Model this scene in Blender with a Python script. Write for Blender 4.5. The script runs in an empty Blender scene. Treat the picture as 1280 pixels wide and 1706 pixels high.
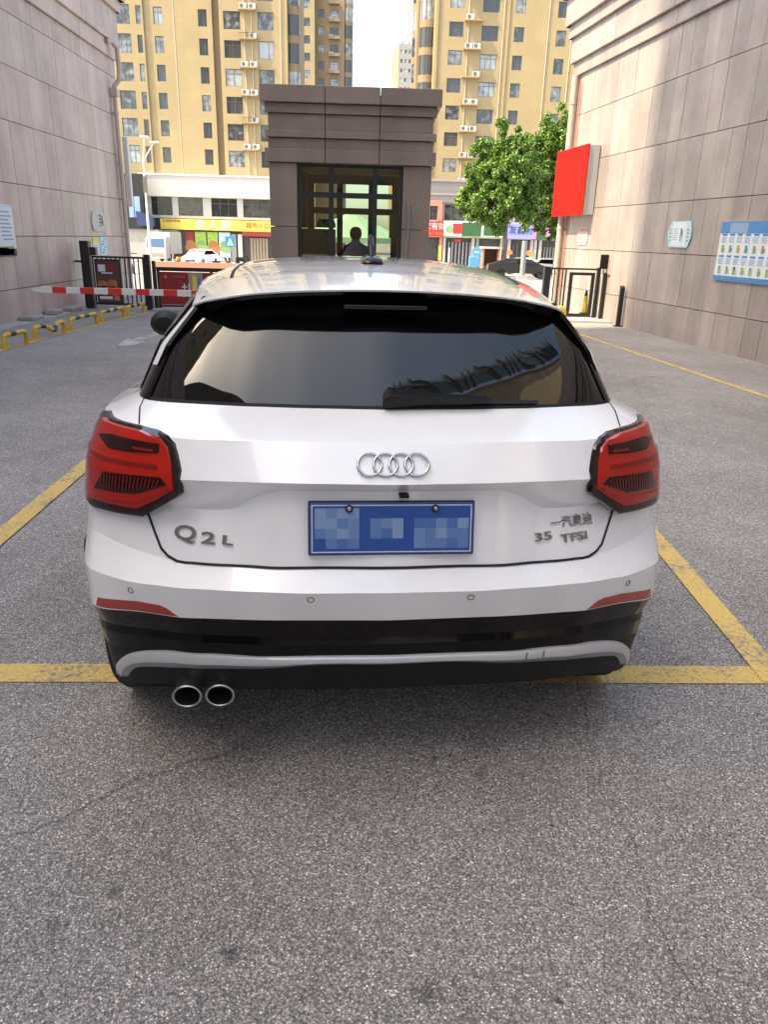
import bpy, bmesh, math, random
from mathutils import Vector, Matrix
from mathutils.bvhtree import BVHTree
from mathutils.geometry import delaunay_2d_cdt
rnd = random.Random(7)
SC = bpy.context.scene
COL = SC.collection
R = math.radians

# ------------------------------------------------------------------ camera, world, sun, exposure
FPX, CX, CY, CAMH = 1239.0, 640.0, 853.0, 1.6          # focal length and centre in pixels of the 1280x1706 photograph
pitch, roll, yaw = R(20.3), R(1.6), R(1.5)
F_ = Vector((math.sin(yaw)*math.cos(pitch), math.cos(yaw)*math.cos(pitch), -math.sin(pitch)))
R0_ = Vector((math.cos(yaw), -math.sin(yaw), 0))
D0_ = F_.cross(R0_)
R_ = R0_*math.cos(roll) - D0_*math.sin(roll)
D_ = R0_*math.sin(roll) + D0_*math.cos(roll)
cam = bpy.data.cameras.new('camera')
cam.sensor_fit = 'VERTICAL'; cam.sensor_height = 36.0; cam.sensor_width = 27.0
cam.lens = 36.0*FPX/1706.0
cam.clip_start = 0.05; cam.clip_end = 3000
cam_o = bpy.data.objects.new('camera', cam); COL.objects.link(cam_o)
m3 = Matrix((R_, -D_, -F_)).transposed()
cam_o.matrix_world = Matrix.Translation((0, 0, CAMH)) @ m3.to_4x4()
SC.camera = cam_o

SUN_AZ = R(17)          # degrees behind the perpendicular to the lane, on its left
SUN_EL = R(55)
to_sun = Vector((-math.cos(SUN_AZ)*math.cos(SUN_EL), -math.sin(SUN_AZ)*math.cos(SUN_EL), math.sin(SUN_EL)))
w = bpy.data.worlds.new('World'); SC.world = w; w.use_nodes = True
nt = w.node_tree; bg = nt.nodes['Background']
sky = nt.nodes.new('ShaderNodeTexSky'); sky.sky_type = 'NISHITA'; sky.sun_disc = False
sky.sun_elevation = SUN_EL; sky.sun_rotation = math.atan2(to_sun.x, to_sun.y)
sky.air_density = .7; sky.dust_density = 2.0; sky.ozone_density = .3
nt.links.new(sky.outputs[0], bg.inputs[0]); bg.inputs[1].default_value = 0.15
sun = bpy.data.lights.new('sun', 'SUN'); sun.energy = 2.0; sun.angle = R(0.55); sun.color = (1.0, .93, .80)
sun_o = bpy.data.objects.new('sun', sun); COL.objects.link(sun_o)
sun_o.rotation_euler = (-to_sun).to_track_quat('-Z', 'Y').to_euler(); sun_o.location = (-40, -10, 60)
SC.view_settings.view_transform = 'Standard'; SC.view_settings.look = 'None'
SC.view_settings.exposure = 2.36; SC.view_settings.gamma = 1.0; SC.view_settings.use_curve_mapping = False
SC.view_settings.use_white_balance = True; SC.view_settings.white_balance_temperature = 7900; SC.view_settings.white_balance_tint = 4   # the photograph is balanced for the shade
SC.cycles.max_bounces = 8; SC.cycles.transparent_max_bounces = 12

def ray(x, y): return F_ + R_*((x-CX)/FPX) + D_*((y-CY)/FPX)
def at(x, y, Y):
    v = ray(x, y); t = Y/v.y; return Vector((v.x*t, Y, CAMH+v.z*t))
def gnd(x, y, z=0.0):
    v = ray(x, y); t = (z-CAMH)/v.z; return Vector((v.x*t, v.y*t, z))
def ground_z(Y):
    return 0.0 if Y < 21 else (-(Y-21)*0.0257 if Y < 95 else -1.9)

# ------------------------------------------------------------------ materials
MATS = {}
def srgb(r, g, b):
    f = lambda c: (c/255/12.92) if c/255 <= .04045 else ((c/255+.055)/1.055)**2.4
    return (f(r), f(g), f(b))
def mat(name, col, rough=.6, metal=0., spec=.5, var=0., vscale=3., bump=0., bscale=60., coat=0., rand=0., emit=0.):
    if name in MATS: return MATS[name]
    m = bpy.data.materials.new(name); m.use_nodes = True; MATS[name] = m
    t = m.node_tree; b = t.nodes['Principled BSDF']
    b.inputs['Base Color'].default_value = (*col, 1); b.inputs['Roughness'].default_value = rough
    b.inputs['Metallic'].default_value = metal; b.inputs['Specular IOR Level'].default_value = spec
    b.inputs['Coat Weight'].default_value = coat; b.inputs['Coat Roughness'].default_value = .03
    geo = t.nodes.new('ShaderNodeNewGeometry')
    last = None
    if var or rand:
        hsv = t.nodes.new('ShaderNodeHueSaturation'); hsv.inputs['Color'].default_value = (*col, 1)
        val = None
        if var:
            n = t.nodes.new('ShaderNodeTexNoise'); n.inputs['Scale'].default_value = vscale; n.inputs['Detail'].default_value = 6
            t.links.new(geo.outputs['Position'], n.inputs['Vector'])
            mr = t.nodes.new('ShaderNodeMapRange'); mr.inputs[1].default_value = .25; mr.inputs[2].default_value = .75
            mr.inputs[3].default_value = 1-var; mr.inputs[4].default_value = 1+var
            t.links.new(n.outputs[0], mr.inputs[0]); val = mr.outputs[0]
        if rand:
            oi = t.nodes.new('ShaderNodeObjectInfo'); mr2 = t.nodes.new('ShaderNodeMapRange')
            mr2.inputs[3].default_value = 1-rand; mr2.inputs[4].default_value = 1+rand
            t.links.new(oi.outputs['Random'], mr2.inputs[0])
            if val:
                mu = t.nodes.new('ShaderNodeMath'); mu.operation = 'MULTIPLY'
                t.links.new(val, mu.inputs[0]); t.links.new(mr2.outputs[0], mu.inputs[1]); val = mu.outputs[0]
            else: val = mr2.outputs[0]
        t.links.new(val, hsv.inputs['Value']); t.links.new(hsv.outputs[0], b.inputs['Base Color'])
    if bump:
        n2 = t.nodes.new('ShaderNodeTexNoise'); n2.inputs['Scale'].default_value = bscale; n2.inputs['Detail'].default_value = 4
        t.links.new(geo.outputs['Position'], n2.inputs['Vector'])
        bp = t.nodes.new('ShaderNodeBump'); bp.inputs['Strength'].default_value = bump; bp.inputs['Distance'].default_value = .01
        t.links.new(n2.outputs[0], bp.inputs['Height']); t.links.new(bp.outputs[0], b.inputs['Normal'])
    if emit:
        b.inputs['Emission Color'].default_value = (*col, 1); b.inputs['Emission Strength'].default_value = emit
    return m

def granite_mat(name, col, rand=.10):
    m = bpy.data.materials.new(name); m.use_nodes = True; MATS[name] = m
    t = m.node_tree; b = t.nodes['Principled BSDF']; L = t.links.new
    geo = t.nodes.new('ShaderNodeNewGeometry')
    def noise(scale, det=5, vec=None, sx=None):
        n = t.nodes.new('ShaderNodeTexNoise'); n.inputs['Scale'].default_value = scale; n.inputs['Detail'].default_value = det
        if sx:
            mp = t.nodes.new('ShaderNodeMapping'); mp.inputs['Scale'].default_value = sx
            L(geo.outputs['Position'], mp.inputs[0]); L(mp.outputs[0], n.inputs['Vector'])
        else: L(geo.outputs['Position'], n.inputs['Vector'])
        return n.outputs[0]
    def mapr(s, a, bb, c, d):
        q = t.nodes.new('ShaderNodeMapRange'); q.inputs[1].default_value = a; q.inputs[2].default_value = bb
        q.inputs[3].default_value = c; q.inputs[4].default_value = d; L(s, q.inputs[0]); return q.outputs[0]
    def mul(a, bb):
        q = t.nodes.new('ShaderNodeMath'); q.operation = 'MULTIPLY'; L(a, q.inputs[0]); L(bb, q.inputs[1]); return q.outputs[0]
    v = mapr(noise(70, 3), .3, .7, .86, 1.14)                        # crystal speckle
    v = mul(v, mapr(noise(1.3, 5), .3, .7, .86, 1.12))               # blotches
    v = mul(v, mapr(noise(1, 4, sx=(2.6, 2.6, .16)), .35, .7, .90, 1.12))  # tall vertical streaks down the wall
    oi = t.nodes.new('ShaderNodeObjectInfo')
    v = mul(v, mapr(oi.outputs['Random'], 0, 1, 1-rand, 1+rand))
    hue = mapr(noise(.9, 3), .3, .7, .485, .515)
    h = t.nodes.new('ShaderNodeHueSaturation'); h.inputs['Color'].default_value = (*col, 1)
    L(v, h.inputs['Value']); L(hue, h.inputs['Hue']); L(h.outputs[0], b.inputs['Base Color'])
    b.inputs['Roughness'].default_value = .42
    L(mapr(noise(5, 4), .3, .7, .34, .6), b.inputs['Roughness'])
    bp = t.nodes.new('ShaderNodeBump'); bp.inputs['Strength'].default_value = .25; bp.inputs['Distance'].default_value = .004
    L(noise(120, 2), bp.inputs['Height']); L(bp.outputs[0], b.inputs['Normal'])
    return m

def asphalt_mat(name='asphalt'):
    m = bpy.data.materials.new(name); m.use_nodes = True; MATS[name] = m
    t = m.node_tree; b = t.nodes['Principled BSDF']; L = t.links.new
    geo = t.nodes.new('ShaderNodeNewGeometry'); pos = geo.outputs['Position']
    def mapr(s, a, bb, c, d, clamp=True):
        q = t.nodes.new('ShaderNodeMapRange'); q.inputs[1].default_value = a; q.inputs[2].default_value = bb
        q.inputs[3].default_value = c; q.inputs[4].default_value = d; L(s, q.inputs[0]); return q.outputs[0]
    def noise(scale, det=5, rough=.5):
        n = t.nodes.new('ShaderNodeTexNoise'); n.inputs['Scale'].default_value = scale; n.inputs['Detail'].default_value = det
        n.inputs['Roughness'].default_value = rough; L(pos, n.inputs['Vector']); return n.outputs[0]
    def mul(a, bb):
        q = t.nodes.new('ShaderNodeMath'); q.operation = 'MULTIPLY'; L(a, q.inputs[0]); L(bb, q.inputs[1]); return q.outputs[0]
    vo = t.nodes.new('ShaderNodeTexVoronoi'); vo.inputs['Scale'].default_value = 215; L(pos, vo.inputs['Vector'])
    sep = t.nodes.new('ShaderNodeSeparateColor'); L(vo.outputs['Color'], sep.inputs[0])
    ramp = t.nodes.new('ShaderNodeValToRGB'); cr = ramp.color_ramp
    cr.elements[0].position = 0; cr.elements[0].color = (.12, .112, .105, 1)
    cr.elements[1].position = 1; cr.elements[1].color = (.72, .67, .63, 1)
    for p, c in ((.35, (.22, .203, .193, 1)), (.7, (.31, .285, .27, 1)), (.92, (.44, .405, .38, 1))):
        e = cr.elements.new(p); e.color = c
    L(sep.outputs[0], ramp.inputs[0])
    vo2 = t.nodes.new('ShaderNodeTexVoronoi'); vo2.inputs['Scale'].default_value = 420; L(pos, vo2.inputs['Vector'])
    sep2 = t.nodes.new('ShaderNodeSeparateColor'); L(vo2.outputs['Color'], sep2.inputs[0])
    v = mapr(sep2.outputs[1], 0, 1, .86, 1.74)
    v = mul(v, mapr(vo.outputs['Distance'], .2, .75, 1.12, .58))          # bitumen between the stones
    v = mul(v, mapr(noise(.55, 4), .3, .7, .80, 1.18))
    v = mul(v, mapr(noise(3.2, 6, .65), .3, .72, .88, 1.1))
    v = mul(v, mapr(noise(1.1, 5, .6), .62, .78, 1.0, .80))
    for ox, oy, orr, od in SPOTS:                                        # dripped oil
        dn = t.nodes.new('ShaderNodeVectorMath'); dn.operation = 'DISTANCE'; L(pos, dn.inputs[0]); dn.inputs[1].default_value = (ox, oy, 0)
        nn = t.nodes.new('ShaderNodeMath'); nn.operation = 'MULTIPLY_ADD'; L(noise(70, 3), nn.inputs[0]); nn.inputs[1].default_value = orr*1.6; L(dn.outputs['Value'], nn.inputs[2])
        v = mul(v, mapr(nn.outputs[0], orr*1.1, orr*2.2, od, 1.0))
    # hairline cracks
    nz = t.nodes.new('ShaderNodeTexNoise'); nz.inputs['Scale'].default_value = 1.7; nz.inputs['Detail'].default_value = 6; L(pos, nz.inputs['Vector'])
    mx = t.nodes.new('ShaderNodeMixRGB'); mx.inputs[0].default_value = .22; L(pos, mx.inputs[1]); L(nz.outputs[1], mx.inputs[2])
    vc = t.nodes.new('ShaderNodeTexVoronoi'); vc.feature = 'DISTANCE_TO_EDGE'; vc.inputs['Scale'].default_value = .33; L(mx.outputs[0], vc.inputs['Vector'])
    crack = mapr(vc.outputs["Distance"], .0003, .0013, .62, 1.0)
    v = mul(v, crack)
    h = t.nodes.new('ShaderNodeHueSaturation'); L(ramp.outputs[0], h.inputs['Color']); L(v, h.inputs['Value'])
    h.inputs['Saturation'].default_value = 1.0
    L(h.outputs[0], b.inputs['Base Color'])
    b.inputs['Roughness'].default_value = .82; b.inputs['Specular IOR Level'].default_value = .35
    bp = t.nodes.new('ShaderNodeBump'); bp.inputs['Strength'].default_value = .75; bp.inputs['Distance'].default_value = .004
    ad = mapr(vo.outputs['Distance'], 0, .8, 1, 0)
    L(ad, bp.inputs['Height']); L(bp.outputs[0], b.inputs['Normal'])
    return m

def worn_paint(name, col, wear=.42, base=(.13, .12, .12)):
    m = bpy.data.materials.new(name); m.use_nodes = True; MATS[name] = m
    t = m.node_tree; b = t.nodes['Principled BSDF']; L = t.links.new
    geo = t.nodes.new('ShaderNodeNewGeometry'); pos = geo.outputs['Position']
    n = t.nodes.new('ShaderNodeTexNoise'); n.inputs['Scale'].default_value = 55; n.inputs['Detail'].default_value = 5; L(pos, n.inputs['Vector'])
    n2 = t.nodes.new('ShaderNodeTexNoise'); n2.inputs['Scale'].default_value = 4; n2.inputs['Detail'].default_value = 5; L(pos, n2.inputs['Vector'])
    ad = t.nodes.new('ShaderNodeMath'); ad.operation = 'MULTIPLY_ADD'; L(n2.outputs[0], ad.inputs[0]); ad.inputs[1].default_value = .9; L(n.outputs[0], ad.inputs[2])
    mr = t.nodes.new('ShaderNodeMapRange'); L(ad.outputs[0], mr.inputs[0])
    mr.inputs[1].default_value = .62+wear*.2; mr.inputs[2].default_value = .92+wear*.2; mr.inputs[3].default_value = 0; mr.inputs[4].default_value = 1
    vo = t.nodes.new('ShaderNodeTexVoronoi'); vo.inputs['Scale'].default_value = 190; L(pos, vo.inputs['Vector'])
    mrv = t.nodes.new('ShaderNodeMapRange'); L(vo.outputs['Distance'], mrv.inputs[0]); mrv.inputs[2].default_value = .8; mrv.inputs[3].default_value = 1.15; mrv.inputs[4].default_value = .6
    mx = t.nodes.new('ShaderNodeMixRGB'); mx.inputs[1].default_value = (*base, 1); mx.inputs[2].default_value = (*col, 1); L(mr.outputs[0], mx.inputs[0])
    h = t.nodes.new('ShaderNodeHueSaturation'); L(mx.outputs[0], h.inputs['Color']); L(mrv.outputs[0], h.inputs['Value'])
    L(h.outputs[0], b.inputs['Base Color']); b.inputs['Roughness'].default_value = .75
    bp = t.nodes.new('ShaderNodeBump'); bp.inputs['Strength'].default_value = .5; bp.inputs['Distance'].default_value = .003
    L(vo.outputs['Distance'], bp.inputs['Height']); bp.invert = True; L(bp.outputs[0], b.inputs['Normal'])
    return m

def facade_mat(name, col, bw=1.5, bh=1.45, line=.85):
    m = bpy.data.materials.new(name); m.use_nodes = True; MATS[name] = m
    t = m.node_tree; b = t.nodes['Principled BSDF']; L = t.links.new
    geo = t.nodes.new('ShaderNodeNewGeometry'); sp = t.nodes.new('ShaderNodeSeparateXYZ'); L(geo.outputs['Position'], sp.inputs[0])
    ax = t.nodes.new('ShaderNodeMath'); ax.operation = 'ADD'; L(sp.outputs[0], ax.inputs[0]); L(sp.outputs[1], ax.inputs[1])
    cb = t.nodes.new('ShaderNodeCombineXYZ'); L(ax.outputs[0], cb.inputs[0]); L(sp.outputs[2], cb.inputs[1])
    br = t.nodes.new('ShaderNodeTexBrick'); br.offset = 0; br.inputs['Scale'].default_value = 1
    br.inputs['Brick Width'].default_value = bw; br.inputs['Row Height'].default_value = bh; br.inputs['Mortar Size'].default_value = .018
    br.inputs['Color1'].default_value = (*col, 1); br.inputs['Color2'].default_value = (*[c*.96 for c in col], 1)
    br.inputs['Mortar'].default_value = (*[c*line for c in col], 1); L(cb.outputs[0], br.inputs['Vector'])
    n = t.nodes.new('ShaderNodeTexNoise'); n.inputs['Scale'].default_value = .35; n.inputs['Detail'].default_value = 6; L(geo.outputs['Position'], n.inputs['Vector'])
    mr = t.nodes.new('ShaderNodeMapRange'); L(n.outputs[0], mr.inputs[0]); mr.inputs[1].default_value = .3; mr.inputs[2].default_value = .7; mr.inputs[3].default_value = .92; mr.inputs[4].default_value = 1.06
    h = t.nodes.new('ShaderNodeHueSaturation'); L(br.outputs[0], h.inputs['Color']); L(mr.outputs[0], h.inputs['Value']); L(h.outputs[0], b.inputs['Base Color'])
    b.inputs['Roughness'].default_value = .8
    return m

def pane_mat(name, col, bright=(.34, .36, .36), gloss=.55, curtain=.45):
    # window glass with a random curtain tone behind each pane
    m = bpy.data.materials.new(name); m.use_nodes = True; MATS[name] = m
    t = m.node_tree; b = t.nodes['Principled BSDF']; L = t.links.new
    oi = t.nodes.new('ShaderNodeObjectInfo'); geo = t.nodes.new('ShaderNodeNewGeometry')
    n = t.nodes.new('ShaderNodeTexNoise'); n.inputs['Scale'].default_value = 1.4; n.inputs['Detail'].default_value = 3; L(geo.outputs['Position'], n.inputs['Vector'])
    ad = t.nodes.new('ShaderNodeMath'); ad.operation = 'MULTIPLY_ADD'; L(n.outputs[0], ad.inputs[0]); ad.inputs[1].default_value = 1.3; L(oi.outputs['Random'], ad.inputs[2])
    mr = t.nodes.new('ShaderNodeMapRange'); L(ad.outputs[0], mr.inputs[0]); mr.inputs[1].default_value = 1.55-curtain; mr.inputs[2].default_value = 1.85-curtain*.6
    mx = t.nodes.new('ShaderNodeMixRGB'); L(mr.outputs[0], mx.inputs[0]); mx.inputs[1].default_value = (*col, 1); mx.inputs[2].default_value = (*bright, 1)
    L(mx.outputs[0], b.inputs['Base Color']); b.inputs['Roughness'].default_value = .06; b.inputs['Specular IOR Level'].default_value = gloss
    return m

def see_through(name, tint=(.8, .86, .8), refl=.10):
    m = bpy.data.materials.new(name); m.use_nodes = True; MATS[name] = m
    t = m.node_tree; t.nodes.clear(); L = t.links.new
    o = t.nodes.new('ShaderNodeOutputMaterial'); a = t.nodes.new('ShaderNodeBsdfTransparent'); a.inputs[0].default_value = (*tint, 1)
    g = t.nodes.new('ShaderNodeBsdfGlossy'); g.inputs['Roughness'].default_value = .02
    lw = t.nodes.new('ShaderNodeFresnel'); lw.inputs[0].default_value = 1.5
    ad = t.nodes.new('ShaderNodeMath'); ad.operation = 'ADD'; L(lw.outputs[0], ad.inputs[0]); ad.inputs[1].default_value = refl
    mx = t.nodes.new('ShaderNodeMixShader'); L(ad.outputs[0], mx.inputs[0]); L(a.outputs[0], mx.inputs[1]); L(g.outputs[0], mx.inputs[2]); L(mx.outputs[0], o.inputs[0])
    return m

SPOTS = [(gnd(x_, y_).x, gnd(x_, y_).y, r__, d__) for x_, y_, r__, d__ in ((724,1263,.010,.25),(748,1258,.007,.3),(921,1375,.007,.35),(190,1485,.022,.55),(385,1592,.022,.5),(93,1545,.022,.6),(930,1667,.010,.3),(712,1655,.03,.55),(800,1290,.03,.75),(800,1240,.05,.8))]
asphalt_mat()
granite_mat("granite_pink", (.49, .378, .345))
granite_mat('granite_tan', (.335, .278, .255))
granite_mat('granite_dark', (.26, .20, .165), .06)
worn_paint('yellow_paint', (.80, .55, .17), .15, (.24, .22, .215))
worn_paint('white_paint', (.62, .60, .58), .6)
facade_mat('facade_yellow', (.35, .262, .138))
facade_mat('facade_tan', (.27, .19, .11))
facade_mat('facade_pale', (.30, .27, .26), 3, 1.0, .8)
pane_mat('pane', (.055, .058, .06)); pane_mat('pane_shop', (.03, .032, .034), (.10, .10, .09), .4, .3)
see_through('clear_glass', (.36, .41, .31), .08); 
mat('stain', (.06, .057, .057), .8, var=.4, vscale=120, bump=.6, bscale=200)
mat('joint', (.10, .075, .065), .9)
mat('white_body', (.88, .885, .90), .22, coat=1.0, var=.025, vscale=9)
mat('black_gloss', (.003, .003, .0032), .08, spec=.22, coat=.12)
mat('black_plastic', (.007, .007, .0075), .5, spec=.3, bump=.1, bscale=400)
mat('car_glass', (.003, .0035, .004), .008, spec=.6, coat=.35)
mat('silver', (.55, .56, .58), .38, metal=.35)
mat('silver_shade', (.36, .37, .39), .42, metal=.3)  # darker copy of silver, the lower facet's shade put into the colour
mat('chrome', (.52, .52, .52), .14, metal=1.0)
mat('badge_chrome', (.42, .42, .41), .25, metal=1.0)
mat('steel', (.5, .5, .48), .3, metal=1.0)
mat('tyre', (.018, .018, .019), .8, bump=.3, bscale=90)
mat('lamp_red', (.42, .010, .003), .08, spec=.4, coat=.35)
mat('lamp_mid', (.20, .006, .004), .1, spec=.3, coat=.3)
mat('lamp_dark', (.022, .002, .002), .08, spec=.3, coat=.3)
mat('lamp_smoke', (.010, .0035, .003), .06, spec=.5, coat=.4)
mat('reflector', (.42, .015, .008), .25, coat=.8, bump=.3, bscale=500)
mat('gap', (.012, .012, .014), .8)
mat('plate_blue', (.012, .075, .32), .35)
mat('white', (.66, .66, .65), .5)
mat('offwhite', (.50, .475, .44), .6, var=.05)
mat('cream_pipe', (.52, .43, .36), .55, var=.08, vscale=6)
mat('black_metal', (.015, .015, .016), .42)
mat('grey_metal', (.22, .22, .22), .5)
mat('pale_metal', (.48, .48, .47), .45, rand=.15)
mat('concrete', (.33, .31, .29), .85, var=.15, vscale=4, bump=.3, bscale=60)
mat('pale_concrete', (.38, .35, .32), .85, var=.15, vscale=5, bump=.3, bscale=60)
mat('hazard_yellow', (.62, .40, .03), .5, var=.15, vscale=14)
mat('red', (.60, .03, .025), .4); mat('deep_red', (.26, .02, .025), .5)
mat('sign_red', (.42, .010, .007), .7, spec=.08); mat('yellow_sign', (.80, .60, .10), .5)
mat('blue_sign', (.03, .20, .48), .45); mat('light_blue', (.42, .62, .72), .45); mat('grey_blue', (.22, .34, .50), .5)
mat('pale_print', (.66, .70, .74), .5); mat('green_print', (.22, .34, .12), .6); mat('teal', (.06, .28, .26), .5); mat('dark_print', (.05, .06, .08), .6)
mat('bread', (.42, .16, .06), .6, var=.5, vscale=9); mat('brown', (.10, .05, .035), .7)
mat('lime', (.30, .48, .08), .5, var=.3, vscale=3); mat('green_sign', (.03, .10, .035), .5); mat('violet_sign', (.26, .26, .62), .5); mat('pink_sign', (.62, .22, .42), .5)
mat('orange', (.65, .22, .05), .5); mat('salmon', (.50, .20, .13), .7)
mat('frame_grey', (.12, .115, .11), .5); mat('shop_dark', (.05, .05, .05), .5, var=.4, vscale=1.2)
mat('skin', (.32, .18, .12), .6); mat('maroon', (.22, .07, .08), .8); mat('hair', (.015, .012, .01), .6)
mat('mint', (.42, .62, .46), .7); mat('beige', (.34, .30, .22), .7); mat('ceiling', (.24, .23, .19), .8)
mat('bark', (.19, .15, .12), .9, var=.3, vscale=6, bump=.5, bscale=20)
mat('sky_blue_paint', (.08, .30, .60), .5); mat('navy', (.02, .04, .12), .6); mat('dark_car', (.015, .017, .016), .25, coat=1)
mat('rib', (.10, .085, .07), .5); mat('tan_wall', (.46, .35, .24), .7, var=.08, vscale=.5); mat('blue_glass', (.05, .10, .18), .05, spec=1.0)
mat('brown_wall', (.12, .085, .06), .7, var=.1)

# ------------------------------------------------------------------ helpers
def link(o, parent=None):
    COL.objects.link(o)
    if parent is not None: o.parent = parent
    return o
def empty(name, label, cat, loc=(0, 0, 0), rz=0., group=None):
    o = bpy.data.objects.new(name, None); o.empty_display_size = .2
    o.location = loc; o.rotation_euler = (0, 0, rz); link(o); return tag(o, label, cat, group)
def tag(o, label, cat=None, group=None):
    o['label'] = label
    if cat: o['category'] = cat
    if group: o['group'] = group
    return o
def struct(o): o['kind'] = 'structure'; return o

class MB:
    """collects shapes into one mesh"""
    def __init__(s): s.v = []; s.f = []; s.mi = []; s.m = []
    def _mi(s, m):
        if m is None: return 0
        if m not in s.m: s.m.append(m)
        return s.m.index(m)
    def add(s, vs, fs, m=None):
        k = len(s.v); s.v += [tuple(q) for q in vs]; i = s._mi(m)
        for f in fs: s.f.append(tuple(k+j for j in f)); s.mi.append(i)
        return s
    def box(s, a, b, m=None):
        x0, y0, z0 = [min(p, q) for p, q in zip(a, b)]; x1, y1, z1 = [max(p, q) for p, q in zip(a, b)]
        return s.add([(x0,y0,z0),(x1,y0,z0),(x1,y1,z0),(x0,y1,z0),(x0,y0,z1),(x1,y0,z1),(x1,y1,z1),(x0,y1,z1)],
                     [(0,3,2,1),(4,5,6,7),(0,1,5,4),(1,2,6,5),(2,3,7,6),(3,0,4,7)], m)
    def quad(s, a, b, c, d, m=None): return s.add([a, b, c, d], [(0,1,2,3)], m)
    def tube(s, pts, r, n=10, m=None, cap=True):
        pts = [Vector(p) for p in pts]; N = len(pts); rs = r if isinstance(r, (list, tuple)) else [r]*N
        vs = []; prev = None
        for i, p in enumerate(pts):
            d = (pts[min(i+1, N-1)]-pts[max(i-1, 0)]).normalized()
            if prev is None: u = d.orthogonal().normalized()
            else:
                u = prev - d*prev.dot(d)
                u = u.normalized() if u.length > 1e-6 else d.orthogonal().normalized()
            prev = u; w_ = d.cross(u)
            for k in range(n):
                t = 2*math.pi*k/n; vs.append(p+(u*math.cos(t)+w_*math.sin(t))*rs[i])
        fs = [(i*n+k, i*n+(k+1) % n, (i+1)*n+(k+1) % n, (i+1)*n+k) for i in range(N-1) for k in range(n)]
        if cap: fs += [tuple(range(n-1, -1, -1)), tuple((N-1)*n+k for k in range(n))]
        return s.add(vs, fs, m)
    def lathe(s, prof, c, axis='z', n=20, m=None):
        vs = []; c = Vector(c)
        for r, h in prof:
            for k in range(n):
                t = 2*math.pi*k/n; q = (r*math.cos(t), r*math.sin(t), h)
                if axis == 'x': q = (q[2], q[0], q[1])
                if axis == 'y': q = (q[0], q[2], q[1])
                vs.append(c+Vector(q))
        fs = []
        for i in range(len(prof)-1):
            for k in range(n): fs.append((i*n+k, i*n+(k+1) % n, (i+1)*n+(k+1) % n, (i+1)*n+k))
        if prof[0][0] > 1e-6: fs.append(tuple(range(n-1, -1, -1)))
        if prof[-1][0] > 1e-6: fs.append(tuple((len(prof)-1)*n+k for k in range(n)))
        return s.add(vs, fs, m)
    def prism(s, poly, d0, d1, org, right, up, m=None):
        org, right, up = Vector(org), Vector(right), Vector(up); nr = right.cross(up); n = len(poly)
        vs = [org+right*p[0]+up*p[1]+nr*d0 for p in poly]+[org+right*p[0]+up*p[1]+nr*d1 for p in poly]
        fs = [tuple(range(n-1, -1, -1)), tuple(range(n, 2*n))]+[(i, (i+1) % n, n+(i+1) % n, n+i) for i in range(n)]
        return s.add(vs, fs, m)
    def build(s, name, m=None, parent=None, smooth=False, bevel=0., sharp=None, fix=True):
        me = bpy.data.meshes.new(name); me.from_pydata(s.v, [], s.f)
        for q in (s.m or ([m] if m else [])): me.materials.append(MATS[q] if isinstance(q, str) else q)
        if s.m: me.polygons.foreach_set('material_index', s.mi)
        if fix:
            bm = bmesh.new(); bm.from_mesh(me); bmesh.ops.recalc_face_normals(bm, faces=bm.faces); bm.to_mesh(me); bm.free()
        if smooth:
            me.shade_smooth()
            me.set_sharp_from_angle(angle=R(sharp or 35))
        me.update()
        o = bpy.data.objects.new(name, me); link(o, parent)
        if bevel:
            b = o.modifiers.new('bevel', 'BEVEL'); b.width = bevel; b.segments = 2; b.limit_method = 'ANGLE'; b.angle_limit = R(40)
        return o
def box(name, a, b, m, parent=None, bevel=0.): return MB().box(a, b).build(name, m, parent, bevel=bevel)
def copy_of(o, name, loc=None, parent=None):
    c = bpy.data.objects.new(name, o.data); link(c, parent)
    if loc is not None: c.location = loc
    return c
def prints(name, org, right, up, rects, parent=None, lay=.002):
    mb = MB(); org, right, up = Vector(org), Vector(right).normalized(), Vector(up).normalized(); nr = right.cross(up)
    for q in rects:
        u0, v0, u1, v1, m = q[:5]; d = nr*lay*((q[5] if len(q) > 5 else 1))
        mb.add([org+right*u+up*v+d for u, v in ((u0, v0), (u1, v0), (u1, v1), (u0, v1))], [(0,1,2,3)], m)
    return mb.build(name, None, parent, fix=False)
def text(name, body, size, org, right, up, m, parent=None, extrude=.004, align='CENTER', sx=1., bevel=0., fat=0.):
    cu = bpy.data.curves.new(name, 'FONT'); cu.body = body; cu.size = size; cu.align_x = align; cu.align_y = 'CENTER'
    cu.extrude = extrude; cu.resolution_u = 3; cu.offset = fat; cu.bevel_depth = bevel; cu.bevel_resolution = 1
    t = bpy.data.objects.new(name+'_curve', cu); COL.objects.link(t)
    dg = bpy.context.evaluated_depsgraph_get(); dg.update()
    me = bpy.data.meshes.new_from_object(t.evaluated_get(dg)); COL.objects.unlink(t); bpy.data.objects.remove(t)
    right, up = Vector(right).normalized(), Vector(up).normalized(); nr = right.cross(up)
    M = Matrix((right*sx, up, nr)).transposed().to_4x4(); M.translation = Vector(org); me.transform(M)
    me.materials.clear(); me.materials.append(MATS[m]); me.name = name
    o = bpy.data.objects.new(name, me); return link(o, parent)

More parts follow.
